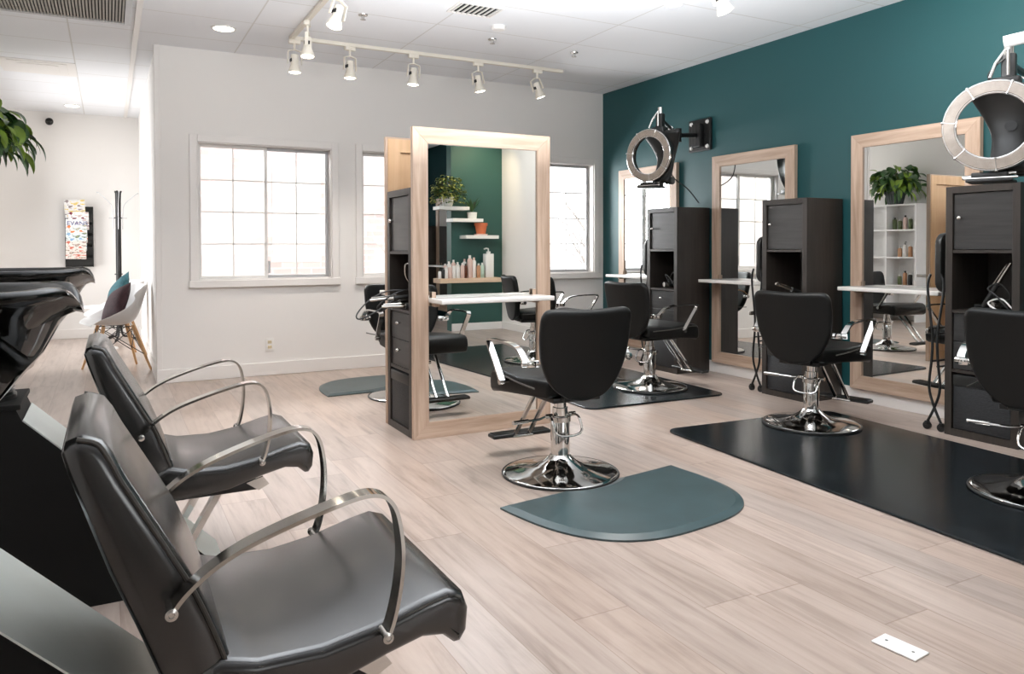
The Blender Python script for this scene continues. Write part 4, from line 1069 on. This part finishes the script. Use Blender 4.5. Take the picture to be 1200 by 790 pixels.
spots = [((1.315, 6.142, TZ), 'cream spotlight at the corner of the ceiling track', 0, 0),
         ((1.292, 5.60, TZ), 'cream spotlight second along the track run that comes toward the viewer', 1.2, .1),
         ((1.292, 4.78, TZ), 'cream spotlight third along the track run that comes toward the viewer', .4, .3),
         ((1.76, 6.142, TZ), 'cream spotlight on the back track beside the corner one, above the wide window', .2, .0),
         ((2.31, 6.142, TZ), 'cream spotlight on the back track above the gap between windows', 0, .05),
         ((2.92, 6.142, TZ), 'cream spotlight on the back track above the free-standing mirror', 0, -.2),
         ((3.525, 6.142, TZ), 'cream spotlight on the back track nearest the teal wall', 0, -.4),
         ((2.44, 3.437, TZ), 'cream spotlight on the front track run, farthest of three from the teal wall', 1.0, .2),
         ((2.87, 3.437, TZ), 'cream spotlight on the front track run, middle of three', .8, -.1),
         ((3.22, 3.437, TZ), 'cream spotlight on the front track run, tilted to the teal wall', 0, -.55)]
sp0 = None
for loc, lab, rz, tl in spots:
    make_spot(lab, loc, rz, tl)
def downlight(loc, label):
    t = thing('downlight', label, 'ceiling light', loc, 0, 'round recessed downlights')
    b = nb(); lathe(b, [(.075, -.001), (.092, -.001), (.092, -.006), (.075, -.008), (.075, -.001)], seg=32); obj('trim_ring', b, MT['whitepl'], t)
    b = nb(); lathe(b, [(0, -.004), (.074, -.004), (.074, -.002), (0, -.002)], seg=32); obj('lens', b, MT['lamp'], t)
downlight((.79, 6.16, H), 'round recessed downlight in the ceiling before the back wall')
downlight((-.36, 10.3, H), 'round recessed downlight in the ceiling far down the hallway')
t = thing('air_return_grille', 'large ribbed grey return grille in the ceiling above the shampoo basins', 'air vent', (0, 0, H))
b = nb(); bx(b, -1.10, -1.06, 5.30, 6.36, -.016, -.001); bx(b, .12, .16, 5.30, 6.36, -.016, -.001); bx(b, -1.06, .12, 5.30, 5.34, -.016, -.001); bx(b, -1.06, .12, 6.32, 6.36, -.016, -.001); obj('frame', b, MT['alum'], t, False)
b = nb(); bx(b, -1.06, .12, 5.34, 6.32, -.004, -.001); obj('backing', b, MT['dark'], t, False)  # dark sheet behind the ribs, standing in for shade between them
b = nb()
for i in range(58):
    x0 = -1.055+i*.0203; bx(b, x0, x0+.012, 5.34, 6.32, -.014, -.004)
obj('ribs', b, MT['grille'], t, False)
t = thing('ceiling_vent', 'small black louvred vent in the ceiling above the free-standing mirror', 'air vent', (2.29, 4.86, H), R(0))
b = nb(); bx(b, -.17, .17, -.12, -.105, -.012, -.001); bx(b, -.17, .17, .105, .12, -.012, -.001); bx(b, -.17, -.155, -.105, .105, -.012, -.001); bx(b, .155, .17, -.105, .105, -.012, -.001); obj('frame', b, MT['trim'], t, False)
b = nb(); bx(b, -.155, .155, -.105, .105, -.004, -.001); obj('dark_duct_sheet', b, MT['dark'], t, False)  # dark sheet painting in the shade of the duct
b = nb()
for i in range(8):
    x0 = -.145+i*.040; bx(b, x0, x0+.010, -.105, .105, -.012, -.004)
obj('louvres', b, MT['trim'], t, False)
t = thing('ceiling_vent', 'faint white square vent in the hallway ceiling above the plant', 'air vent', (-.55, 8.25, H))
b = nb()
for k in range(3): bx(b, -.30+.07*k, .30-.07*k, -.30+.07*k, .30-.07*k, -.004-.004*k, -.001 if k == 0 else -.004-.004*(k-1))
obj('diffuser', b, MT['trim'], t, False)
def sprinkler(loc, label):
    t = thing('sprinkler_head', label, 'sprinkler', loc, 0, 'small sprinkler heads')
    b = nb(); lathe(b, [(0, 0), (.035, 0), (.033, -.006), (.012, -.010), (.010, -.03), (.02, -.034), (.02, -.037), (0, -.037)], seg=18); obj('head', b, MT['steel'], t)
sprinkler((1.63, 5.35, H), 'small sprinkler head in the ceiling right of the corner spotlights')
sprinkler((2.74, 5.50, H), 'small sprinkler head in the ceiling above the free-standing mirror')
sprinkler((3.55, 5.55, H), 'small sprinkler head in the ceiling nearest the teal wall')
b = nb(); lathe(b, [(0, 0), (.055, 0), (.055, -.02), (.045, -.03), (0, -.032)], seg=24)
o = tag(obj('smoke_detector', b, MT['whitepl']), 'round white smoke detector in the ceiling behind the small vent', 'smoke detector'); o.location = (2.62, 5.15, H-.001)

# outlets
t = thing('wall_outlet', 'white wall outlet low on the back wall under the wide window', 'outlet', (1.243, YW, .27))
b = nb(); bx(b, -.036, .036, -.006, -.001, -.058, .058, .002); obj('cover_plate', b, MT['whitepl'], t)
for s in (-1, 1):
    b = nb(); bx(b, -.017, .017, -.009, -.005, s*.022-.014, s*.022+.014, .004); r_ = obj('receptacle', b, MT['almond'], t)
    b = nb(); bx(b, -.009, -.006, -.0096, -.0088, s*.022-.004, s*.022+.006); bx(b, .006, .009, -.0096, -.0088, s*.022-.004, s*.022+.006); pieces('slot', b, MT['dark'], r_, False)
t = thing('floor_cover_plate', 'white rectangular cover plate screwed to the bare floor planks', 'floor plate', (1.936, 1.352, 0), R(6))
b = nb(); bx(b, -.036, .036, -.063, .063, .0005, .006, .002); obj('cover_plate', b, MT['whitepl'], t)
for s in (-1, 1):
    b = nb(); lathe(b, [(0, .0075), (.004, .007), (.0045, .006)], (0, s*.038, 0), 12); obj('screw', b, MT['steel'], t)

# ================================================================== light
world = bpy.data.worlds.new('sky'); bpy.context.scene.world = world; world.use_nodes = True
wn = world.node_tree; bg = wn.nodes['Background']
bg.inputs[0].default_value = (.97, .985, 1.0, 1); bg.inputs[1].default_value = 1.55
def area(name, loc, rot, sx, sy, power, col=(1, 1, 1)):
    l = bpy.data.lights.new(name, 'AREA'); l.shape = 'RECTANGLE'; l.size = sx; l.size_y = sy; l.energy = power; l.color = col
    o = bpy.data.objects.new(name, l); C.objects.link(o); o.location = loc; o.rotation_euler = rot
    return o
area('front_window_fill', (2.9, YN-.4, 1.6), (R(90), 0, 0), 2.2, 1.4, 30, (.97, .98, 1))  # fill lamp added outside the unseen front window
area('daylight_entrance', (XL-.4, 9.2, 1.3), (R(90), 0, R(-90)), 2.2, 2.4, 78, (.97, .98, 1))
for i, (x0, x1) in enumerate(WIN):
    area('daylight_back_window', ((x0+x1)/2, YW+.62, 2.55), (R(-52), 0, 0), 1.1, .6, 150, (.97, .985, 1))
l3 = area('added_teal_wall_glow', (3.75, YW+.75, 1.5), (0, 0, 0), .9, 1.1, 60, (.95, .98, 1))  # hidden lamp added outside the last back window, aimed at the teal wall
l3.rotation_euler = V((.85, -.62, -.05)).to_track_quat('-Z', 'Y').to_euler()
area('added_ceiling_bounce', (1.6, 2.5, 1.6), (R(180), 0, 0), 2.6, 2.2, 190, (.93, .965, 1))  # unseen upward lamp added to fill the room by ceiling bounce
def spotl(loc, tgt, power, col=(1, .93, .86)):
    l = bpy.data.lights.new('spot_lamp', 'SPOT'); l.energy = power; l.spot_size = R(95); l.spot_blend = .8; l.shadow_soft_size = .05; l.color = col
    o = bpy.data.objects.new('spot_lamp', l); C.objects.link(o); o.location = loc
    d = V(tgt)-V(loc); o.rotation_euler = d.to_track_quat('-Z', 'Y').to_euler()
for loc, lab, rz, tl in spots:
    p = V(loc)+V((0, 0, -.275)); dx = math.sin(-tl)
    spotl(p, p+V((dx*1.2*math.cos(rz), dx*math.sin(rz), -1)), 27)
spotl((-.36, 9.9, 2.72), (-.36, 9.9, 0), 45, (.97, .98, 1))  # fill at the hallway downlight, not on the track
spotl((3.3, 2.2, 2.6), (4.79, 2.25, 2.2), 65)  # extra lamp added off the track to brighten the teal wall
spotl((3.0, .1, 2.6), (4.79, .3, 1.7), 60, (1, .95, .9))  # unseen lamp added to brighten the white stretch of wall
spotl((4.35, -.3, 2.65), (4.4, -1.0, 1.9), 30, (1, .78, .5))  # warm downlight over the partition, not on the track

# ================================================================== camera
cam = bpy.data.cameras.new('camera'); co = bpy.data.objects.new('camera', cam); C.objects.link(co)
f, yaw, pitch, roll, cy = 891.8645, 0.4873, -0.0175, -0.0025, 305.4164
F = V((math.sin(yaw), math.cos(yaw), 0)); Rt = V((math.cos(yaw), -math.sin(yaw), 0)); U = V((0, 0, 1))
F, U = F*math.cos(pitch)+U*math.sin(pitch), U*math.cos(pitch)-F*math.sin(pitch)
Rt, U = Rt*math.cos(roll)+U*math.sin(roll), U*math.cos(roll)-Rt*math.sin(roll)
m = Matrix(((Rt.x, U.x, -F.x, 0), (Rt.y, U.y, -F.y, 0), (Rt.z, U.z, -F.z, 1.12), (0, 0, 0, 1)))
co.matrix_world = m
cam.sensor_fit = 'HORIZONTAL'; cam.sensor_width = 36; cam.lens = f/1200*36
cam.shift_y = -(395-cy)/1200; cam.clip_start = .05
sc = bpy.context.scene; sc.camera = co
sc.view_settings.view_transform = 'Standard'; sc.view_settings.look = 'None'; sc.view_settings.exposure = 0.45
cy_ = sc.cycles
cy_.use_denoising = True; cy_.max_bounces = 10; cy_.diffuse_bounces = 5; cy_.glossy_bounces = 6; cy_.transparent_max_bounces = 12; cy_.sample_clamp_indirect = 6
cy_.caustics_reflective = False; cy_.caustics_refractive = False
